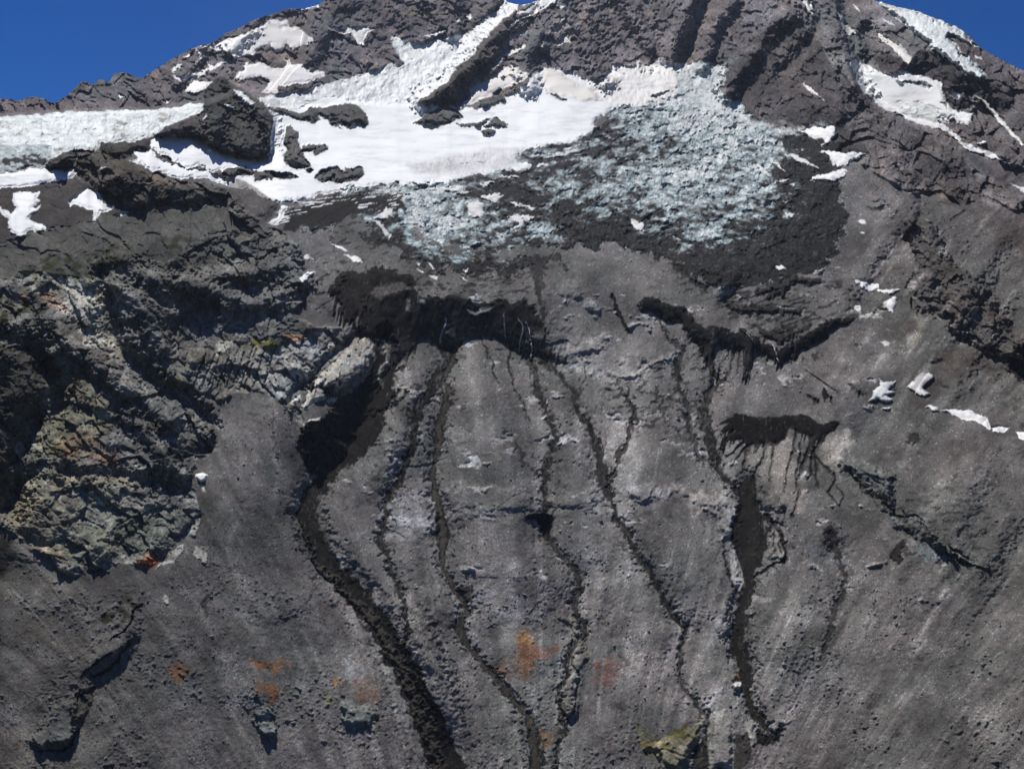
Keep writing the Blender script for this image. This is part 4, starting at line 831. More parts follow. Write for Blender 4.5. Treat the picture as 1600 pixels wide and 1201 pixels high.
# the streams
def stream(c, w0, label, w1=None, depth=3.0, col=(.017, .016, .0155), inner=None, bank=True, wet=.55, name='meltwater_stream', cat='stream', warp=1.7):
    o = reg(name, label, cat, mat='wet')
    w0 = [x * (1.22 if x < 10 else 1.05) for x in w0] if not np.isscalar(w0) else w0 * 1.15
    f = course(c, w0, w1, warp, 5)
    if f is None: return
    if len(Z(c)) > 6: F(course(c, 15, 19, 1.0, 2.6), h=-4.0, hf=2.6)
    w, r, al, wd = f
    base = np.maximum(wd, 2.2)
    rr = r * wd / base
    H[w] -= .45 * depth * np.maximum(0, 1 - (rr / 2.2) ** 2)
    if bank:
        b = np.exp(-((rr - 2.4) / .8) ** 2)
        nn = ss(.0, .5, nv_[w])
        ALB[w] = lerp(ALB[w], np.array((.17, .16, .16), F32), (b * nn * .35)[..., None])
    spl = ss(.30, .55, perlin(U[w] / 6, V[w] / 8, .5, 62) + .5 * EN2[w] - .10 * (rr - 1)) * (rr < 5.5) * (rr > .8)
    ALB[w] = lerp(ALB[w], np.array((.040, .038, .038), F32), (spl * .75)[..., None])
    br = ss(-.35, .15, perlin(U[w] / 5, V[w] / 9, .5, 61) + .35)         # rubble interrupts thin water
    F((w, r, al, wd), col, s=None or 0, wet=wet, soft=.9, rock=.15)
    thin = (wd < 3)
    ALB[w] = np.where((thin & (d_in(r, wd) > -1))[..., None], lerp(ALB[w], np.array((.10, .095, .098), F32), ((1 - br) * .7 * (r < 1.2))[..., None]), ALB[w])
    oo = OID[w]; oo[(r < 1.0)] = o; OID[w] = oo
    grit = ss(1.0, .45, r) * (wd > 2.2) * ss(15, 9, wd) * ss(-.25, .45, perlin(U[w] / 3, V[w] / 6, .5, 63) + .6 * EN[w])
    ALB[w] = lerp(ALB[w], np.array((.115, .11, .108), F32), (grit * .42)[..., None])
    fadew = ss(.1, .6, perlin(U[w] / 11, V[w] / 17, .5, 64) + .2) * (wd < 6) * (r < 1.3)
    ALB[w] = lerp(ALB[w], np.array((.085, .081, .082), F32), (fadew * .3)[..., None])
    if inner:
        F((w, r / inner[0], al, wd * inner[0]), inner[1], .9, wet=.2, soft=1.2, oid=part('gravel_bed', o, 'brownish gravel between the black banks'))
    return o
def d_in(r, wd): return wd * (1 - r)
stream("E 215,390 205,450 210,520 185,600 170,660 130,760 60,860 0,930 -60,1000 -90,1060 -130,1120 -150,1180 -160,1200 H -140,10 -120,100 -60,220 30,330 120,430 190,530 240,620 290,700 340,800 390,900 430,1000 470,1100 500,1185 540,1400", [7, 13, 18, 22, 20, 24, 26, 18, 15, 12, 12, 11, 12, 13, 13, 16, 17, 18, 18, 17, 18, 20, 22, 23, 25, 28, 36],
       'widest dark meltwater gully running from the ice cave down to the bottom edge', depth=8, col=(.016, .015, .0145), warp=2.6, bank=False)
for c, w in [("E 210,390 220,440 215,480 200,520 180,600 170,640", [2, 3, 3.4, 2.6, 2, 1.5])]:
    F(course(c, w, None, 1.6), (.24, .22, .19), .85, rock=.3, h=1.5)
F(course("H -180,40 -150,130 -100,240 20,350 110,450 190,560 250,660 320,790 380,930 430,1060 460,1185 480,1300", [1, 3, 4, 5, 8, 9, 8, 10, 11, 11, 11, 12], None, 3.0), (.052, .047, .038), .9, wet=.25, soft=2, rock=.25, h=3, oid=part('gravel_bed', [i for i, k in enumerate(KINDS) if k[0] == 'meltwater_stream'][0], 'olive brown gravel between the black banks'))
F(area("P 470,665 500,650 540,640 545,690 520,715 480,740 470,720", 3, 16), (.016, .016, .015), .95, rock=.9, s=.8, wet=.2)
F(area("J 570,770 700,680 860,570 930,500 960,640 900,830 780,930 780,1040 640,1190 460,1190 400,1050 500,980 560,880", 2.6, 14), (.020, .019, .018), .95, rock=.85, s=.75, wet=.3)
for c in ("J 900,870 1000,770 1100,740 1200,650", "J 1090,480 1150,450 1160,490", "J 1010,770 1100,650 1140,640"):
    F(course(c, 3.2, 1.6, 2.2), (.03, .028, .027), .9, s=.6, h=-2)
stream("E 490,285 478,340 465,390 500,440 515,490 480,540 440,590 400,650 355,730 345,800 345,870 320,930 290,1010 250,1080 215,1160 H 215,10 200,100 190,140 215,200 250,290 285,360 300,430 315,520 310,600 300,650",
       [3, 4, 6, 9, 10, 9, 8, 8, 8, 6, 6, 5, 4.5, 4, 4, 3.6, 4, 5, 3.4, 3, 2.6, 2.4, 2.4, 2.2, 2], 'second dark stream from the left, winding down beside the widest gully', depth=4)
stream("E 560,400 530,470 470,590 500,590 505,630 490,690 460,780 462,860 440,950 430,1030 440,1100 465,1170 H 465,0 480,80 485,150 475,200 490,280 530,350 570,410 590,460 560,530 580,600 640,670 700,730 760,810 830,890 870,950 900,1020 910,1100 915,1185 920,1400",
       [2, 3, 2, 4, 5, 6, 7, 6, 5, 5, 5, 5, 6, 9, 10, 5, 5, 4, 4, 4, 5, 5, 4, 4, 4, 4, 4, 5, 8, 9, 10, 10], 'third dark stream from the left, passing the west side of the orange rust patch', depth=4, inner=(.4, (.07, .062, .052)))
F(area("H 540,340 600,330 630,360 600,430 570,420", 2.6, 8), (.032, .03, .03), .85)
stream("E 770,370 795,430 785,500 800,560 815,610 850,680 880,770", 1.8, 'thin short stream trickling down the middle of the tallest debris cone', 1.0, depth=1.2)
stream("E 655,370 680,430 700,480 720,560 735,590", 1.6, 'thin trickle near the tip of the tallest debris cone', .8, depth=1.0)
stream("E 850,440 880,480 905,530 920,620 950,700 990,790 1000,850 975,940 955,1040 955,1110 945,1185 H 945,60 960,110 1010,170 1070,240 1110,290 1115,350 1090,420 1110,500 1140,560 1100,600 1060,660 1050,750 1015,820 1030,920 1040,1000 1020,1080 1005,1185 1000,1400",
       [4, 4, 4.5, 4, 3, 2.6, 3, 3.4, 4.5, 4, 3.6, 4, 4, 3.4, 3, 4, 4.5, 4, 4.5, 3.4, 3, 3, 2.6, 2.4, 2.4, 2.6, 2.4, 2.4, 2.6], 'stream that drops through a black notch in the middle of the slope', depth=3.4)
blk("H 850,20 900,0 985,5 990,25 960,90 930,80 910,35 870,35", st=.9, h=-3, warp=1.4)
F(course("E 830,880 860,960 930,1020", 5, 3, 3), (.05, .047, .048), .8)
F(course("H 1080,570 1080,700 1110,760 1105,860 1060,960", 2.0, 1.6, 1.6), (.04, .036, .033), .85, h=-1.5)
stream("E 900,440 960,500 1030,560 1095,640 1100,720 1160,800 1200,900 1210,1000 1250,1090 1280,1180 H 1280,30 1330,90 1370,170 1410,240 1440,290 1490,380 1540,470 1600,540 I 30,560 10,650 5,780 60,850 110,910 150,960 135,1040 110,1110 90,1185 80,1400",
       [5, 3.4, 3, 3, 4, 4, 6, 6, 4, 3, 3, 4, 4, 4, 3.4, 3, 2.6, 2.4, 2.4, 2.4, 2.2, 2.6, 3, 4, 6, 7, 8, 9], 'long thin stream right of the middle, reaching the yellow mossy outcrop', depth=3)
F(area("E 1180,880 1230,900 1240,1060 1250,1130 1200,1060 1190,960", 2.6, 8), (.04, .037, .036), .9)
F(course("E 1330,650 1370,750 1320,850 1300,920 1260,1000 1240,1060", 3.6, 4.5, 2.6), (.045, .042, .042), .85, h=-1.5)
F(course("E 1260,180 1295,260 1335,350", 3, 2.4, 1), (.018, .018, .018), .95, s=.8, h=-2)
F(course("E 1140,480 1135,560 1105,630", 1.6, 1.4, 2), (.04, .04, .04), .85); F(course("E 1280,570 1300,620 1330,660 1350,600", 2, 1.6, 2), (.04, .04, .04), .85)
F(course("E 1470,600 1490,650 1490,730 1540,790 1580,830", 2.4, 1.4, 2.4), (.04, .04, .04), .8)
stream("E 1470,260 1500,330 1545,395 1590,440 F -5,500 10,620 45,720 60,830 100,930 160,960 220,1030 300,1115 350,1185 I 340,40", [1.2, 1.6, 2, 3.4, 4, 3, 3, 3, 2.6, 3, 3.4, 5, 8, 10],
       'stream slanting past the pale rock edge into the black pool on the right', depth=3)
stream("F 100,400 140,470 165,540 190,580 140,640 120,700 130,760 140,830 150,900 180,940", [6, 7, 5, 4, 4, 5, 6, 7, 7, 6], 'short thick black stream below the left end of the arched ice band', depth=4)
for c, w in [("F 320,440 320,500 318,570", 2.6), ("F 290,420 280,480 270,540", 1.6), ("F 260,440 235,520 200,590", 1.8), ("F 230,440 200,500 190,540", 1.2)]:
    F(course(c, w, w * .6, 1.4), (.03, .028, .028), .9, h=-1)
stream("I 325,-140 320,-60 325,40 325,120 325,200 320,280 325,350 300,430 290,510 262,590 290,660 320,740 310,820 340,900 370,950 400,990", [10, 14, 24, 26, 22, 10, 8, 8, 8, 8, 9, 8, 7, 6, 5, 5],
       'broad black pool and stream below the ice wedge on the right', depth=7, col=(.017, .016, .0155), warp=2.0, inner=(.5, (.030, .027, .024)))
F(area("I 430,0 490,0 500,120 490,220 420,210 410,100", 2, 8), (.15, .15, .15), .8, rock=.9); F(course("I 400,10 460,90 495,160 490,230 420,250 350,300", 2.4, 3, 1.4), (.022, .022, .022), .9, h=-1.5)
for c in ("I 420,20 440,120 430,210", "I 450,20 470,120 465,200", "K 580,900 600,1000 590,1100", "K 650,950 700,1050 690,1150"): F(course(c, 1.4, 1.2, 2), (.02, .02, .02), .9)
F(course("I 220,180 215,250 280,370", 1.8, 1.4, 2), (.03, .03, .03), .9, h=-1); F(course("I 190,20 220,180", 1.6, 2, 2.4), (.04, .04, .04), .8)
stream("I 700,80 715,140 740,180 745,240 770,300 760,390 720,450 710,520 690,600 675,650", [5, 5, 4, 2.4, 3, 3.4, 4, 3.6, 3, 2], 'faint stony stream on the pale slope right of the black pool', depth=2, col=(.042, .040, .040), wet=.2)
F(area("H 1390,1000 1400,980 1420,1060 1480,1050 1580,1000 I 60,1000 110,940 100,1050 60,1120 20,1200 H 1500,1200 1460,1120 1400,1090", 1.6, 10), (.14, .135, .10), .8, rock=.8, h=4)
veg("L 200,680 220,720 300,790 420,700 600,620 560,760 460,800 400,860 250,860", .9, (.09, .09, .05))
F(area("L 740,560 880,540 950,700 930,850 950,1000 760,1000 720,800", 1.2, 8), (.185, .18, .175), .8, rock=.6, h=3)
F(area("L 1020,640 1060,580 1110,660 1080,820 1040,740", 1, 8), (.20, .195, .19), .8, rock=.5, h=2)
F(area("L 950,720 1030,720 1090,860 1060,920 1000,1000 940,1000", 1.4, 8), (.048, .046, .038), .9, wet=.3); F(area("L 1180,700 1280,680 1360,690 1250,780 1150,830", 2.4, 8), (.022, .021, .022), .9, s=.6)
F(area("L 1110,700 1180,700 1190,800 1120,840", 2.4, 8), (.022, .021, .022), .9); F(area("L 640,820 720,800 740,900 750,1000 580,1000", 2.4, 8), (.03, .03, .028), .9, rock=.8)
o = reg('pale_rock', 'oval cream boulder in the rusty bed of the right hand stream', 'rock'); F(area("L 925,345 950,320 1000,325 1000,360 970,375 930,370", .5, 6), (.30, .26, .24), oid=o, h=2, hf=3, soft=.8)
o = reg('pale_rock', 'bright white boulder on the scree below the dark knob at the left', 'rock'); F(area("D 905,1005 940,998 960,1010 958,1035 930,1045 912,1030", .6, 6), (.42, .40, .34), oid=o, h=3, hf=3, soft=.8)
F(area("D 915,1055 940,1060 945,1090 930,1085", 1, 6), (.34, .32, .27), .9)
F(area("I 240,180 250,160 290,240 300,300 290,370 275,350 240,280", .8, 8), (.25, .24, .225), .9, soft=1)
F(area("I 180,0 270,0 262,40 240,80 235,140 215,150 200,80", 1.2, 8), (.22, .215, .21), .6, soft=2)
# stony gully lines on the left scree
for c, w in [("D 1265,690 1262,800 1270,900 1290,950", 1.2), ("G 1470,250 1450,350 1425,410", 1.4), ("G 960,380 955,480", 3)]:
    F(course(c, w, w, 2), (.045, .043, .044), .7, s=.3)
# ------------------------------------------------------------------ relief
lam = lambda L: L / PXM                                  # wavelength in survey pixels
def octaves(idx, wl, amp, seed, kind='ridge', zs=1.5, lo=1.6, hi=120, warpm=0.0):
    x, y, z = (CX[idx], CY[idx], CZ[idx]) if kind == 'ridge' else (XB[idx], YB[idx], ZB[idx]); pm = PXM[idx]; un = pm if kind == 'ridge' else 1.0
    out = np.zeros(x.shape, F32)
    if warpm:
        x = x + warpm * 12 * perlin(x / 38, y / 38, z / 30, seed + 90); z = z + warpm * 9 * perlin(x / 30, y / 30, z / 26, seed + 91)
    prev = 1.0
    for i, (L, a) in enumerate(zip(wl, amp)):
        q = L / pm if kind != 'ridge' else L + 0 * pm
        wgt = ss(lo, lo * 2.2, q) * ss(hi * 2, hi, q)
        n = perlin(x / L, y / L, z * zs / L, seed + i)
        if kind == 'ridge':
            n = 0.55 - 2.0 * np.abs(n); k = n * prev; prev = np.clip(0.55 + 0.9 * n, .25, 1.2)
        else:
            k = n
        out += a * L * wgt * k * un
    return out

# crags
idx = ROCK > 0.03
r_ = octaves(idx, [110, 60, 32, 16, 8, 4, 2.2], [.11, .15, .15, .11, .10, .10, .09], 100, 'ridge', .9, 1.2, 400, 1.0)
far_damp = 1.0 / (1.0 + PXM[idx] * .30)
Hr = zeros(); Hr[idx] = r_ * ROCK[idx] * lerp(.80, .62, ss(.9, 1.3, PXM[idx]))
# broken blocks and thin tilted beds
xb, yb_, zb = CX[idx], CY[idx], CZ[idx]; pm = PXM[idx]; rk_ = ROCK[idx]
sx = xb + 9 * perlin(xb / 34, yb_ / 34, zb / 30, 140); sz = zb * 1.15 + .30 * xb + 8 * perlin(xb / 30, yb_ / 30, zb / 26, 142)
FT = zeros(); ftv = 0
for L, am, sd, tl in ((70, .10, 10, 1.3), (32, .16, 11, 1.5), (14, .17, 12, 1.6), (6.0, .13, 13, 1.6), (3.0, .13, 14, 1.5)):
    wg = 1.0
    fh, fc_ = facets(sx / L, sz / L, sd, tl)
    if L in (32, 14, 70): ftv = ftv + .33 * (perlin(np.round(fh * 7) * 1.7, fh * 0 + sd, fh * 0, 3) - {70: .0, 32: .25, 14: .6}[L] * ss(.07, 0, fc_))
    if L >= 32: am = am * lerp(1, .5, ss(.9, 1.3, pm))
    Hr[idx] += (fh - (.45 if L < 30 else .06) * ss(.16, 0, fc_)) * L * am * wg * pm * ss(.25, .8, rk_) * lerp(1, .75, ss(.9, 1.3, pm))
FT[idx] = ftv
lay = (zb + .35 * xb + 14 * perlin(xb / 40, yb_ / 40, zb / 40, 143))
st_ = lay / 9.0; fr = st_ - np.floor(st_)
Hr[idx] += (ss(0, .75, fr) - ss(.8, 1, fr) - .4) * 1.0 * np.clip(pm, .5, 1.6) * ss(.35, .8, rk_) * 1.0 * np.clip(perlin(xb / 30, yb_ / 30, zb / 30, 141) - .1, 0, 1)
# scree: lumps, rills and stones
sc_m = np.clip(1 - ROCK, 0, 1) * np.clip(1 - SNOW, 0, 1) * np.clip(1 - ICE, 0, 1)
idx = sc_m > 0.03
lump = octaves(idx, [60, 26, 12, 6, 3.0, 1.7], [.035, .04, .045, .055, .075, .10], 200, 'fbm', 1.0, 1.4, 200)
stone = perlin(XB[idx] / 2.6, YB[idx] / 2.6, ZB[idx] / 2.6, 230) * ss(1.2, 3, 2.6 / PXM[idx]) + .0
clus = ss(-.15, .5, perlin(XB[idx] / 34, YB[idx] / 34, ZB[idx] / 34, 231) + .6 * perlin(XB[idx] / 11, YB[idx] / 11, ZB[idx] / 11, 232))
lump += np.maximum(0, stone - .25) * 3.0 * clus + .35 * perlin(XB[idx] / 1.5, YB[idx] / 1.5, ZB[idx] / 1.5, 233) * ss(1.2, 2.0, 1.5 / PXM[idx]) * (.4 + clus)
Hs = zeros(); Hs[idx] = lump * sc_m[idx] * lerp(.38, .85, ss(780, 1000, V[idx]))
rill = (.55 - np.abs(n_str) * 2) * 1.1 + (.5 - np.abs(n_st2) * 2) * .55
Hs += rill * sc_m * low * ss(760, 950, V) * .16 + rill * sc_m * low * .08
calm = ss(505, 560, U) * ss(380, 430, V) * ss(1400, 1340, U); Hr *= 1 - .62 * calm
H += Hr + Hs
# fluted walls
fl = perlin((U + .35 * V) / 9, V / 60, .5, 150); fl2 = perlin((U + .3 * V) / 4, V / 30, .5, 151)
H += .6 * FLUTE * PXM * (3.4 * (.5 - 2 * np.abs(fl)) + 1.6 * fl2)
# broken ice
idx = ICE > 0.05
u_ = U[idx] + 1.5 * WU[idx]; v_ = V[idx] + 1.0 * WV[idx]
wa = 9 * perlin(u_ / 40, v_ / 30, .5, 155) ; wb = 5 * perlin(u_ / 33, v_ / 26, .5, 156)
sc_ = np.exp(.35 * perlin(u_ / 70, v_ / 60, .5, 157))
k1, k2, kid = worley((u_ + wa) / 12 + .35 * v_ / 12, (v_ + wb) / 10 - .2 * u_ / 14, 3, 1.0)
m1, m2, mid = worley((u_ + .6 * wb) / 4.6 - .3 * v_ / 6, v_ / 4.6 + .25 * (u_ + wa) / 5, 4, 1.0)
s1, s2, sid = worley(u_ / 2.0, v_ / 1.7, 6, 1.0)
pm = PXM[idx]
cre = perlin((u_ + 2 * wa) / 20, (v_ + wb + .30 * u_) / 3.2, .5, 158)
ice_h = pm * ((kid - .5) * 2.6 - 1.6 * ss(.28, .0, k2 - k1) + (mid - .5) * 2.2 - 1.2 * ss(.22, .0, m2 - m1) + (sid - .5) * 1.3 + .9 * cre + 6 * perlin(u_ / 26, v_ / 18, .5, 159))
H[idx] += ice_h * ICE[idx] * .55 + pm * ICE[idx] * (2.2 * (.5 - 2 * np.abs(perlin((u_ + 2 * wa) / 40, (v_ + .22 * u_ + 2 * wb) / 17, .3, 318))) + 2.6 * perlin((u_ + 2 * wb) / 15, v_ / 22, .3, 321) + 1.5 * perlin(u_ / 5, v_ / 8, .3, 322))
KID = zeros(); KID[idx] = (kid + mid) * .5; CR = zeros(); CR[idx] = np.maximum(ss(.22, .0, k2 - k1), .8 * ss(.2, .0, m2 - m1))
# snow: long swells, faint suncups
H += SNOW * (1 - np.clip(ICE * 3, 0, 1)) * (5.0 * perlin(XB / 170, YB / 170, 0.2, 160) + 2.0 * perlin(XB / 45, YB / 60, .2, 161) + .16 * perlin(XB / 8, YB / 8, .2, 162))

# steep and flat ground, kept local
Sx = np.clip(S, -1.2, .985) * (1 - .45 * calm * (WET < .2))
def relax(g, du, dv, alpha, cut):
    """height field whose slope down the picture is g while staying quiet sideways (least squares, by Fourier)"""
    n0, n1 = g.shape; pv_, pu_ = 160, 160
    q = np.pad(g * dv, ((pv_, pv_), (pu_, pu_)))
    G = np.fft.rfft2(q)
    kv = 2 * np.pi * np.fft.fftfreq(q.shape[0])[:, None]; ku = 2 * np.pi * np.fft.rfftfreq(q.shape[1])[None, :]
    den = kv ** 2 + (alpha * ku * dv / du) ** 2 + (2 * np.pi / cut) ** 2
    L = np.fft.irfft2(G * (-1j * kv) / den, q.shape)
    return L[pv_:pv_ + n0, pu_:pu_ + n1].astype(F32)
dl = relax(RATE * Sx, STEP, STEP, .38, 520)
lnY = LY.astype(F32) + dl + LD - H / (YB * np.maximum(NR, .30))
Y = np.exp(lnY).astype(F32)
P3 = np.stack([Y * (U - 800) / FPX, Y, -Y * E], -1).astype(F32)

# ------------------------------------------------------------------ colours: grain, stones, bedding, dirt
nz1 = perlin(XB / 3.2, YB / 3.2, ZB / 3.2, 301); nz2 = perlin(XB / 9, YB / 9, ZB / 9, 302); nz3 = rng.normal(0, 1, V.shape).astype(F32)
rockm = np.clip(ROCK, 0, 1) * (1 - SNOW)
pat = .55 * perlin(U / 52, V / 38, .2, 350) + .5 * perlin(U / 21, V / 16, .2, 351) + .35 * perlin(U / 9, V / 7, .2, 352) + .2 * EN2
pat2 = perlin(U / 80, V / 60, .2, 353) + .5 * perlin(U / 26, V / 20, .2, 354)
pat3 = .6 * perlin(SF / 34, V / 60, .2, 355) + .4 * perlin(SF / 12, V / 24, .2, 356) + .3 * perlin(U / 6, V / 5, .2, 357)
ALB *= np.exp(rockm * (.58 * pat + lerp(.65, .35, ss(.9, 1.3, PXM)) * FT + .12 + .34 * ss(560, 500, U) * ss(330, 400, V)) + sc_m * (.36 * pat3 + .28 * perlin(U / 75, V / 60, .2, 358) + .16 * perlin(U / 24, V / 20, .2, 359)))[..., None]
ALB *= 1 + (rockm * np.clip(pat2, -.8, .8) * .10)[..., None] * np.array([1., .25, -.7], F32)
lum = 1 + .11 * nz1 + .10 * nz2 + .075 * nz3
lum += rockm * (.12 * nv_ + .18 * nz1 + .16 * perlin(U / 3, V / 5, .5, 303))
sp = sc_m * (nz3 > 2.0) * rng.uniform(.15, .75, V.shape) * (WET < .1); sd_ = sc_m * (nz3 < -2.1) * .45
lum = np.clip(lum + sp - sd_, .3, 2.6)
non = np.clip(1 - SNOW, 0, 1)
ALB *= lerp(np.ones_like(lum), lum, np.clip(non + .0, 0, 1))[..., None]
ALB *= lerp(np.ones_like(lum), 1 + .02 * nz1 + .02 * nz2, SNOW)[..., None]
mot = perlin(XB / 14, YB / 14, ZB / 14, 307) + .6 * perlin(XB / 5, YB / 5, ZB / 5, 308) + .4 * perlin(XB / 2.0, YB / 2.0, ZB / 2.0, 309)
ALB *= (1 - .38 * sc_m * ss(.45, 1.05, mot + .25 * n_mid))[..., None]
# hue drift of the stones
hd = perlin(XB / 5, YB / 5, ZB / 5, 305) + .5 * perlin(XB / 60, YB / 60, ZB / 60, 306)
ALB *= (1 + (non * .07 * hd)[..., None] * np.array([-.8, .55, .25], F32))
# ice and its rubble
icm = ss(.12, .3, ICE)
wob = 14 * perlin(U / 50, V / 40, .3, 314)
streak_i = perlin((U - .9 * V) / 14, (V + .25 * U) / 3.4, .3, 310)
big_i = perlin((U + wob) / 34, (V + .3 * U) / 13, .3, 311); mid_i = perlin((U - .5 * wob) / 13, (V - .15 * U) / 5.5, .3, 312); fin_i = perlin(U / 4.2, V / 2.4, .3, 313)
dn = .95 * big_i + .80 * mid_i + .24 * fin_i + .36 * streak_i + .25 * (CR - .25) - .25 * (KID - .5) + .03 * nz3
df = ss(.38, .64, DIRT + .62 * dn * ss(1.02, .70, DIRT) * ss(.0, .2, DIRT))
tone = DIRT + .50 * dn * ss(1.02, .70, DIRT) * ss(.0, .2, DIRT) + .10 * fin_i
df = ss(.50, .66, tone)
lv = np.array([-.3, .12, .30, .44, .56, .68, 1.2]); 
lc = np.array([(.72, .75, .76), (.56, .64, .655), (.34, .45, .475), (.20, .275, .30), (.115, .125, .13), (.036, .034, .034), (.026, .024, .024)])
icecol = np.stack([np.interp(tone, lv, lc[:, k]) for k in range(3)], -1).astype(F32)
keep = ss(.6, .4, ICE)                      # thin ice at the margins keeps the colour of its snow
icecol = lerp(icecol, lerp(ALB, np.repeat(np.array((.03, .028, .028), F32)[None, None], 1, 0), df[..., None]), keep[..., None])
icecol *= (1 + .22 * (KID - .5) * 2 + .10 * nz1)[..., None]
icecol = lerp(icecol, np.array((.12, .17, .20), F32), (CR * .55 * ss(.3, .8, ICE) * (1 - df))[..., None])
crk = np.maximum(ss(.08, .0, np.abs(perlin((U + wob) / 9, (V - .3 * wob) / 7, .3, 316))), ss(.06, .0, np.abs(perlin(U / 4.5, V / 4, .3, 317))))
lng = ss(.07, .0, np.abs(perlin((U + 2 * wob) / 46, (V + .22 * U + 1.3 * wob) / 6.5, .3, 318))) * ss(-.2, .3, perlin(U / 40, V / 30, .3, 319))
crk = np.maximum(crk * .8, lng * .7)
lines = ss(.55, .80, 1 - np.abs(perlin((U + 1.5 * wob) / 12, (V + .3 * U + wob) / 4.0, .3, 315)) * 3.2) * ss(-.3, .4, mid_i)
icecol = lerp(icecol, np.array((.055, .07, .08), F32), (crk * .8 * ss(.30, .8, ICE))[..., None])
icecol = lerp(icecol, np.array((.20, .20, .205), F32), (lines * df * .22 * ss(.35, .7, ICE))[..., None])
icecol = lerp(icecol, np.array((.12, .12, .12), F32), (((nz3 > 1.9) & (df > .5)) * .45 * ss(.35, .7, ICE) * ss(.99, .9, DIRT))[..., None])
ALB = lerp(ALB, icecol, icm[..., None])
wtx = ss(.15, .4, WET)
ALB *= (1 + wtx * (.5 * perlin(U / 3.2, V / 5, .4, 332) + .35 * nz3 * .5 + .4 * perlin(U / 9, V / 14, .4, 333)))[..., None].clip(.25, 2.2)
# meltwater stripes and grit on the black ice
wetm = ss(.2, .45, WET)
drip = perlin((U + .12 * V) / 2.6, V / 22, .4, 330) + .5 * perlin(U / 6, V / 14, .4, 331) + .5 * EN2
ALB = lerp(ALB, np.array((.17, .165, .165), F32), (wetm * ss(.55, 1.0, drip) * .65)[..., None])
ALB = lerp(ALB, np.array((.10, .095, .095), F32), (wetm * ss(.5, .9, perlin(U / 5, V / 4, .4, 334) + .5 * EN) * .35)[..., None])
# wind drifts, runnels and grime in the snow
gr = .6 * perlin(U / 60 + V / 200, V / 9, .3, 340) + .5 * perlin(U / 22, V / 3.5, .3, 341) + .35 * nz2
edge = blur(SNOW, 5, 7)
ALB *= (1 - SNOW * (.24 * ss(-.1, .7, gr) + .30 * ss(.85, .35, edge) * ss(-.3, .5, nz2 + EN)))[..., None]
# dust on the older snow
dust = ss(.0, .6, perlin(XB / 60, YB / 90, .3, 320) + .3 * nz2) * SNOW * ss(700, 1000, U) * ss(320, 150, V) * .25
ALB = lerp(ALB, np.array((.52, .46, .42), F32), dust[..., None])
east = ss(1150, 1350, U) * ss(250, 420, V)
mx_ = ALB.max(-1); sat_ = (mx_ - ALB.min(-1)) / (mx_ + 1e-4); mean_ = ALB.mean(-1, keepdims=True)
ALB = lerp(ALB, np.repeat(mean_, 3, -1), (.45 * ss(.42, .15, sat_) * (1 - SNOW))[..., None])
rk0 = np.clip(1 - SNOW, 0, 1) * (1 - icm * (1 - df)) * (1 - .75 * ss(.15, .4, WET))
con = .105 * (np.maximum(ALB, 1e-4) / .105) ** 1.55
ALB = lerp(ALB, con, rk0[..., None])
ALB = ALB * (1 - .12 * east * ss(.35, .15, ALB[..., 1]))[..., None]
ALB = np.clip(ALB * np.where((SNOW > .5)[..., None] | (ALB > .3), np.array((1.0, 1.0, .965), F32), lerp(np.array((.96, .93, .90), F32), np.array((.925, .90, .835), F32), ss(330, 430, V)[..., None])), .006, .9).astype(F32)

# the glaciers fall into bare ice and rubble cover
def split(o, m, name, label):
    k = part(name, o, label, 'rock'); OID[(OID == o) & (blur(m.astype(F32), 2.2, 2.2) > .5)] = k
for i, kd in list(enumerate(KINDS)):
    if kd[0] == 'icefall_glacier': split(i, df, 'rubble_cover', 'black rubble lying on the ice')
    if kd[0] == 'glacier' and 'left edge' in kd[1]: split(i, ((U + .3 * V) < 150) & (V > 225), 'dusty_margin', 'greenish grey dusty lower margin')

# ------------------------------------------------------------------ materials
def mat_ground(name, rough, bump, scale, spec=.25, var=.12):
    m = bpy.data.materials.new(name); m.use_nodes = True; t = m.node_tree; b = t.nodes['Principled BSDF']
    a = t.nodes.new('ShaderNodeAttribute'); a.attribute_name = 'Col'
    tc = t.nodes.new('ShaderNodeTexCoord')
    n1 = t.nodes.new('ShaderNodeTexNoise'); n1.inputs['Scale'].default_value = scale; n1.inputs['Detail'].default_value = 5; n1.inputs['Roughness'].default_value = .7
    t.links.new(tc.outputs['Object'], n1.inputs['Vector'])
    mr = t.nodes.new('ShaderNodeMapRange'); mr.inputs['From Min'].default_value = .25; mr.inputs['From Max'].default_value = .75
    mr.inputs['To Min'].default_value = 1 - var; mr.inputs['To Max'].default_value = 1 + var
    t.links.new(n1.outputs['Fac'], mr.inputs['Value'])
    mx = t.nodes.new('ShaderNodeMix'); mx.data_type = 'RGBA'; mx.blend_type = 'MULTIPLY'; mx.inputs['Factor'].default_value = 1
    t.links.new(a.outputs['Color'], mx.inputs['A']); t.links.new(mr.outputs['Result'], mx.inputs['B'])
    t.links.new(mx.outputs['Result'], b.inputs['Base Color'])
    b.inputs['Roughness'].default_value = rough
    b.inputs['Specular IOR Level'].default_value = spec
    bp = t.nodes.new('ShaderNodeBump'); bp.inputs['Strength'].default_value = bump; bp.inputs['Distance'].default_value = .6
    t.links.new(n1.outputs['Fac'], bp.inputs['Height']); t.links.new(bp.outputs['Normal'], b.inputs['Normal'])
    return m
MAT = dict(rock=mat_ground('rock_and_scree', .95, .7, .9, .05, .25), snow=mat_ground('old_snow', .7, .12, .25, .3, .02),
           ice=mat_ground('glacier_ice', .8, .5, .5, .15, .12), wet=mat_ground('wet_rubble', .95, .6, .9, .03, .3))

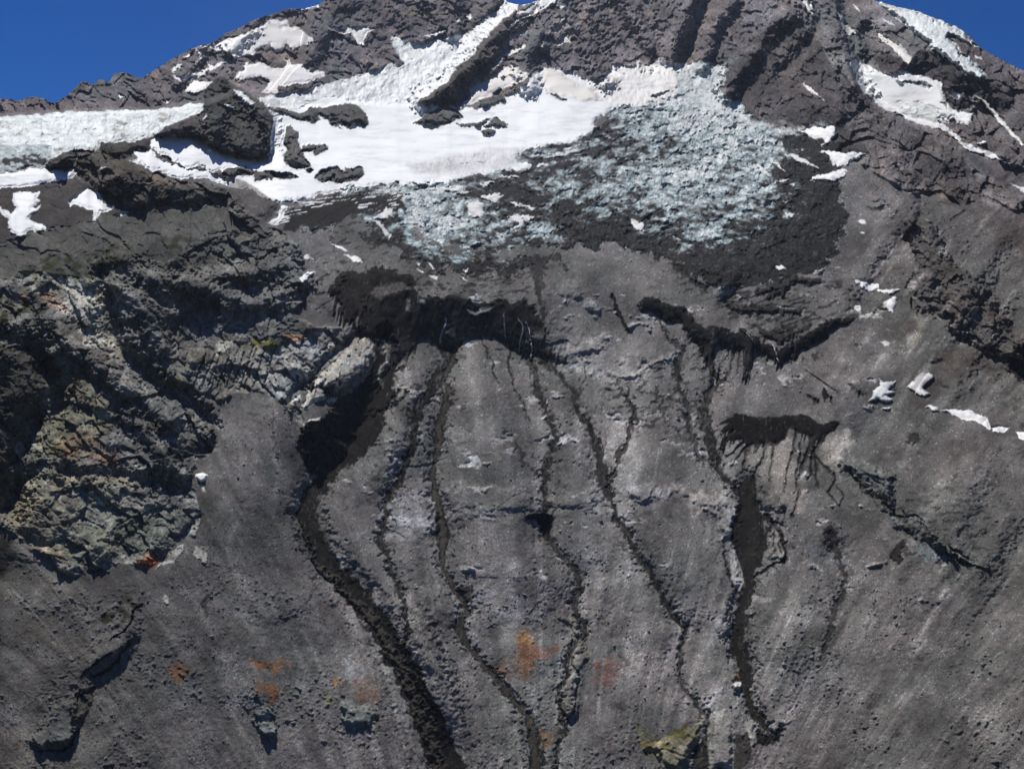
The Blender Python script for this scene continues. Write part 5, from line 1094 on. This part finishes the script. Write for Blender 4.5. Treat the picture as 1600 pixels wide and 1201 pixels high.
def mesh_from(name, co, quads, cols=None, smooth=True):
    me = bpy.data.meshes.new(name)
    n = len(quads); k = quads.shape[1]
    me.vertices.add(len(co)); me.vertices.foreach_set('co', np.ascontiguousarray(co, F32).ravel())
    me.loops.add(n * k); me.loops.foreach_set('vertex_index', np.ascontiguousarray(quads, np.int32).ravel())
    me.polygons.add(n); me.polygons.foreach_set('loop_start', np.arange(0, n * k, k, dtype=np.int32))
    me.polygons.foreach_set('use_smooth', np.full(n, smooth))
    if cols is not None:
        at = me.color_attributes.new('Col', 'FLOAT_COLOR', 'POINT')
        c = np.ones((len(co), 4), F32); c[:, :3] = cols
        at.data.foreach_set('color', c.ravel())
    me.update(calc_edges=True)
    return me

def add(me, name, label=None, cat=None, kind=None, group=None, mat=None, loc=None, parent=None):
    o = bpy.data.objects.new(name, me); COL.objects.link(o)
    if loc is not None: o.location = loc
    if label: o['label'] = label
    if cat: o['category'] = cat
    if kind: o['kind'] = kind
    if group: o['group'] = group
    if mat is not None and len(me.materials) == 0: me.materials.append(mat)
    if parent: o.parent = parent
    return o

# the far side of the skyline falls away behind it
top = P3[0]
backs = []
for k in range(7, 0, -1):
    backs.append(top + np.array((0, 38 * k, -30 * k - 3 * k * k), F32))
PG = np.concatenate([np.stack(backs), P3], 0); nb_ = len(backs)
CG = np.concatenate([np.repeat(ALB[:1], nb_, 0), ALB], 0)
OG = np.concatenate([np.repeat(OID[:1], nb_, 0), OID], 0)
NR_, NC_ = OG.shape
vid = np.arange(NR_ * NC_, dtype=np.int32).reshape(NR_, NC_)
quads = np.stack([vid[1:, :-1], vid[1:, 1:], vid[:-1, 1:], vid[:-1, :-1]], -1).reshape(-1, 4)
fo = OG[:-1, :-1].reshape(-1)
order = np.argsort(fo, kind='stable'); fs = fo[order]
PGf = PG.reshape(-1, 3); CGf = CG.reshape(-1, 3)
bounds = np.searchsorted(fs, np.arange(len(KINDS) + 1))
remap = np.zeros(NR_ * NC_, np.int32)
OBJ = {}
for i, (name, label, cat, kind, group, mt) in enumerate(KINDS):
    q = quads[order[bounds[i]:bounds[i + 1]]]
    if len(q) < 3:
        print("EMPTY", i, name, label, len(q)); continue
    used = np.unique(q); remap[used] = np.arange(len(used))
    co = PGf[used]; c = co.mean(0); c[2] = co[:, 2].min()
    if kind == 'structure': c[:] = 0
    me = mesh_from(name, co - c, remap[q], CGf[used])
    OBJ[i] = add(me, name, label, cat, kind, group, MAT[mt], Vector([float(a) for a in c]))
for i, pr_ in PARENT.items():
    if i in OBJ and pr_ in OBJ:
        OBJ[i].location = OBJ[i].location - OBJ[pr_].location; OBJ[i].parent = OBJ[pr_]
    elif i in OBJ: print('ORPHAN', KINDS[i])

# ------------------------------------------------------------------ loose rock
def at(u, v):
    j = int(np.clip(np.searchsorted(U1, u), 1, NU - 1)); i = int(np.clip(np.searchsorted(V[:, j], v), 1, NV - 2))
    return i, j
import itertools
phi = (1 + 5 ** .5) / 2
ICO_V = np.array([(-1, phi, 0), (1, phi, 0), (-1, -phi, 0), (1, -phi, 0), (0, -1, phi), (0, 1, phi), (0, -1, -phi), (0, 1, -phi), (phi, 0, -1), (phi, 0, 1), (-phi, 0, -1), (-phi, 0, 1)]) / 1.902
ICO_F = np.array([(0, 11, 5), (0, 5, 1), (0, 1, 7), (0, 7, 10), (0, 10, 11), (1, 5, 9), (5, 11, 4), (11, 10, 2), (10, 7, 6), (7, 1, 8), (3, 9, 4), (3, 4, 2), (3, 2, 6), (3, 6, 8), (3, 8, 9), (4, 9, 5), (2, 4, 11), (6, 2, 10), (8, 6, 7), (9, 8, 1)])
stone_ok = (sc_m > .55) & (V > 415) & (V < 1210) & (U > -15) & (U < 1615) & (WET < .2)
dens = ss(-.2, .55, perlin(XB / 38, YB / 38, ZB / 38, 231) + .7 * perlin(XB / 12, YB / 12, ZB / 12, 402)) * stone_ok * (.35 + .65 * ss(780, 1000, V) + .25 * ss(560, 300, U)) * (PXM ** 0)
pr = dens.ravel().astype(np.float64); pr /= pr.sum()
NS = 11500
pick = rng.choice(pr.size, NS, replace=False, p=pr)
rad = (.50 + .42 * rng.pareto(3.2, NS)).clip(.5, 3.6)
order_s = np.argsort(-rad); pick = pick[order_s]; rad = rad[order_s]
pos = P3.reshape(-1, 3)[pick]; pxm = pos[:, 1] / FPX; us = U.ravel()[pick]; vs = V.ravel()[pick]
def shape(n):
    v = ICO_V[None] * (1 + rng.uniform(-.28, .28, (n, 12, 1)))
    v = v * rng.uniform((.8, .8, .55), (1.35, 1.2, .95), (n, 3))[:, None, :]
    a = rng.uniform(0, 6.28, n); ca, sa = np.cos(a)[:, None], np.sin(a)[:, None]
    x = v[..., 0] * ca - v[..., 1] * sa; y = v[..., 0] * sa + v[..., 1] * ca
    return np.stack([x, y, v[..., 2]], -1)
NB = 270
rest = slice(NB, NS)
sh = shape(NS - NB) * (rad[rest] * pxm[rest])[:, None, None]
sh = sh + pos[rest][:, None, :] + np.array((0, 0, 1.0)) * (rad[rest] * pxm[rest] * .25)[:, None, None]
cols = ALB.reshape(-1, 3)[pick[rest]]
tone = np.clip(rng.normal(1.05, .30, (NS - NB, 1)), .45, 2.0) * np.where(rng.random((NS - NB, 1)) < .06, 1.7, 1)
cols = np.clip(lerp(cols, np.array((.115, .113, .115)), .6) * tone, .02, .4)
fc = (ICO_F[None] + (12 * np.arange(NS - NB))[:, None, None]).reshape(-1, 3)
add(mesh_from('talus_stones', sh.reshape(-1, 3), fc, np.repeat(cols, 12, 0), smooth=False), 'talus_stones', 'small angular stones strewn over the grey scree slopes', 'stones', 'stuff', None, MAT['rock'])
mb = bpy.data.materials.new('boulder_rock'); mb.use_nodes = True; t = mb.node_tree; b = t.nodes['Principled BSDF']
oi = t.nodes.new('ShaderNodeObjectInfo'); cr = t.nodes.new('ShaderNodeValToRGB')
cr.color_ramp.elements[0].color = (.075, .074, .076, 1); cr.color_ramp.elements[1].color = (.19, .185, .18, 1)
nn = t.nodes.new('ShaderNodeTexNoise'); nn.inputs['Scale'].default_value = 1.2; nn.inputs['Detail'].default_value = 5
tc = t.nodes.new('ShaderNodeTexCoord'); t.links.new(tc.outputs['Object'], nn.inputs['Vector'])
t.links.new(oi.outputs['Random'], cr.inputs['Fac'])
mx = t.nodes.new('ShaderNodeMix'); mx.data_type = 'RGBA'; mx.blend_type = 'OVERLAY'; mx.inputs['Factor'].default_value = .8
t.links.new(cr.outputs['Color'], mx.inputs['A']); t.links.new(nn.outputs['Color'], mx.inputs['B'])
hs = t.nodes.new('ShaderNodeHueSaturation'); hs.inputs['Saturation'].default_value = .25; t.links.new(mx.outputs['Result'], hs.inputs['Color'])
t.links.new(hs.outputs['Color'], b.inputs['Base Color']); b.inputs['Roughness'].default_value = .9
bp = t.nodes.new('ShaderNodeBump'); bp.inputs['Strength'].default_value = .8; t.links.new(nn.outputs['Fac'], bp.inputs['Height']); t.links.new(bp.outputs['Normal'], b.inputs['Normal'])
protos = [mesh_from('boulder', s, ICO_F, None, smooth=False) for s in shape(10)]
for p in protos: p.materials.append(mb)
def area_of(u, v):
    if v < 520: return ('grey boulder lying on the rubble bench above the black ice cliff', 'boulders on the rubble bench') if u < 1000 else ('grey boulder lying on the bench beneath the east side of the icefall', 'boulders on the eastern bench')
    if v < 640 and u > 1000: return ('grey boulder lying on the bench beneath the east side of the icefall', 'boulders on the eastern bench')
    if u < 480: return ('dark grey boulder lying on the shaded western scree slope', 'boulders on the western scree slope')
    if u > 1170: return ('grey boulder lying on the eastern scree slope below the ice wedge', 'boulders on the eastern scree slope')
    return ('grey boulder lying on the debris cones between the meltwater streams', 'boulders on the debris cones')
for k in range(NB):
    lb, gp = area_of(us[k], vs[k])
    o = add(protos[k % 10], 'boulder', lb, 'boulder', None, gp)
    r = float(rad[k] * pxm[k]); o.scale = (r, r, r)
    o.location = (float(pos[k, 0]), float(pos[k, 1]), float(pos[k, 2]) + .25 * r)
    o.rotation_euler = (rng.uniform(-.3, .3), rng.uniform(-.3, .3), rng.uniform(0, 6.28))

# ------------------------------------------------------------------ waterfalls over the black ice cliff
mw = bpy.data.materials.new('falling_water'); mw.use_nodes = True; b = mw.node_tree.nodes['Principled BSDF']
b.inputs['Base Color'].default_value = (.42, .43, .43, 1); b.inputs['Roughness'].default_value = .35
nn = mw.node_tree.nodes.new('ShaderNodeTexNoise'); nn.inputs['Scale'].default_value = .8; nn.inputs['Detail'].default_value = 4
cr = mw.node_tree.nodes.new('ShaderNodeValToRGB'); cr.color_ramp.elements[0].position = .35; cr.color_ramp.elements[0].color = (.12, .115, .11, 1)
cr.color_ramp.elements[1].position = .62; cr.color_ramp.elements[1].color = (.36, .36, .36, 1)
tc = mw.node_tree.nodes.new('ShaderNodeTexCoord'); mw.node_tree.links.new(tc.outputs['Object'], nn.inputs['Vector'])
mw.node_tree.links.new(nn.outputs['Fac'], cr.inputs['Fac']); mw.node_tree.links.new(cr.outputs['Color'], b.inputs['Base Color'])
def fall(s, w, label):
    pts = Z(s); seg = []
    for a, c in zip(pts[:-1], pts[1:]):
        n = max(2, int(np.hypot(*(c - a)) / 1.6))
        for q in range(n): seg.append(a + (c - a) * q / n)
    seg.append(pts[-1]); vv = []; n = len(seg)
    for k, p in enumerate(seg):
        i, j = at(p[0] + rng.uniform(-.5, .5), p[1]); c = P3[i, j].astype(float); pm = c[1] / FPX
        ww = w * pm * (.6 + .5 * rng.random())
        for a in range(7):
            th = math.pi * 2 * a / 7
            vv.append((c[0] + ww * math.cos(th), c[1] - .6 * pm + .8 * pm * math.sin(th), c[2] + .4))
    fc = [(k * 7 + a, k * 7 + (a + 1) % 7, (k + 1) * 7 + (a + 1) % 7, (k + 1) * 7 + a) for k in range(n - 1) for a in range(7)]
    vv = np.array(vv); c = vv.mean(0); c[2] = vv[:, 2].min()
    add(mesh_from('waterfall', vv - c, np.array(fc)), 'waterfall', label, 'waterfall', None, None, mw, Vector(c))
fall("E 760,260 762,300 765,350 768,385", .8, 'thin thread of water falling from the crest of the black ice cliff')
fall("E 825,285 848,320 850,350 836,390 830,440", 1.3, 'pair to the right hand fall, wider white waterfall on the black ice cliff')
fall("E 862,300 880,345 882,380 892,420 885,470", 1.2, 'rightmost white waterfall on the black ice cliff')
fall("J 1480,75 1484,120 1465,165 1440,210 1436,275", 1.8, 'pale muddy waterfall left of the tip of the tallest debris cone')
fall("F 430,400 445,430 455,470 465,492", .9, 'thin waterfall over the middle of the arched black ice band')
fall("F 300,340 330,370 350,400", .8, 'thin waterfall near the left end of the arched black ice band')

# ------------------------------------------------------------------ a little mountain air
zlo = float(PG[..., 2].min()) - 1; zhi = float(PG[..., 2].max()) + 5
xlo, xhi = float(PG[..., 0].min()) - 5, float(PG[..., 0].max()) + 5; yhi = float(PG[..., 1].max()) + 5
print("extent", xlo, xhi, yhi, zlo, zhi)
if HAZE > 0:
    bx = np.array([(x, y, z) for x in (xlo, xhi) for y in (-60, yhi) for z in (zlo, zhi)], F32)
    fc = np.array([(0, 1, 3, 2), (4, 6, 7, 5), (0, 4, 5, 1), (2, 3, 7, 6), (0, 2, 6, 4), (1, 5, 7, 3)])
    mh = bpy.data.materials.new('air'); mh.use_nodes = True; t = mh.node_tree
    for n in list(t.nodes): t.nodes.remove(n)
    mo = t.nodes.new('ShaderNodeOutputMaterial'); pv = t.nodes.new('ShaderNodeVolumePrincipled')
    pv.inputs['Color'].default_value = (.72, .82, 1.0, 1); pv.inputs['Density'].default_value = HAZE
    t.links.new(pv.outputs[0], mo.inputs['Volume'])
    add(mesh_from('haze', bx, fc, None, False), 'haze', None, None, 'stuff', None, mh)
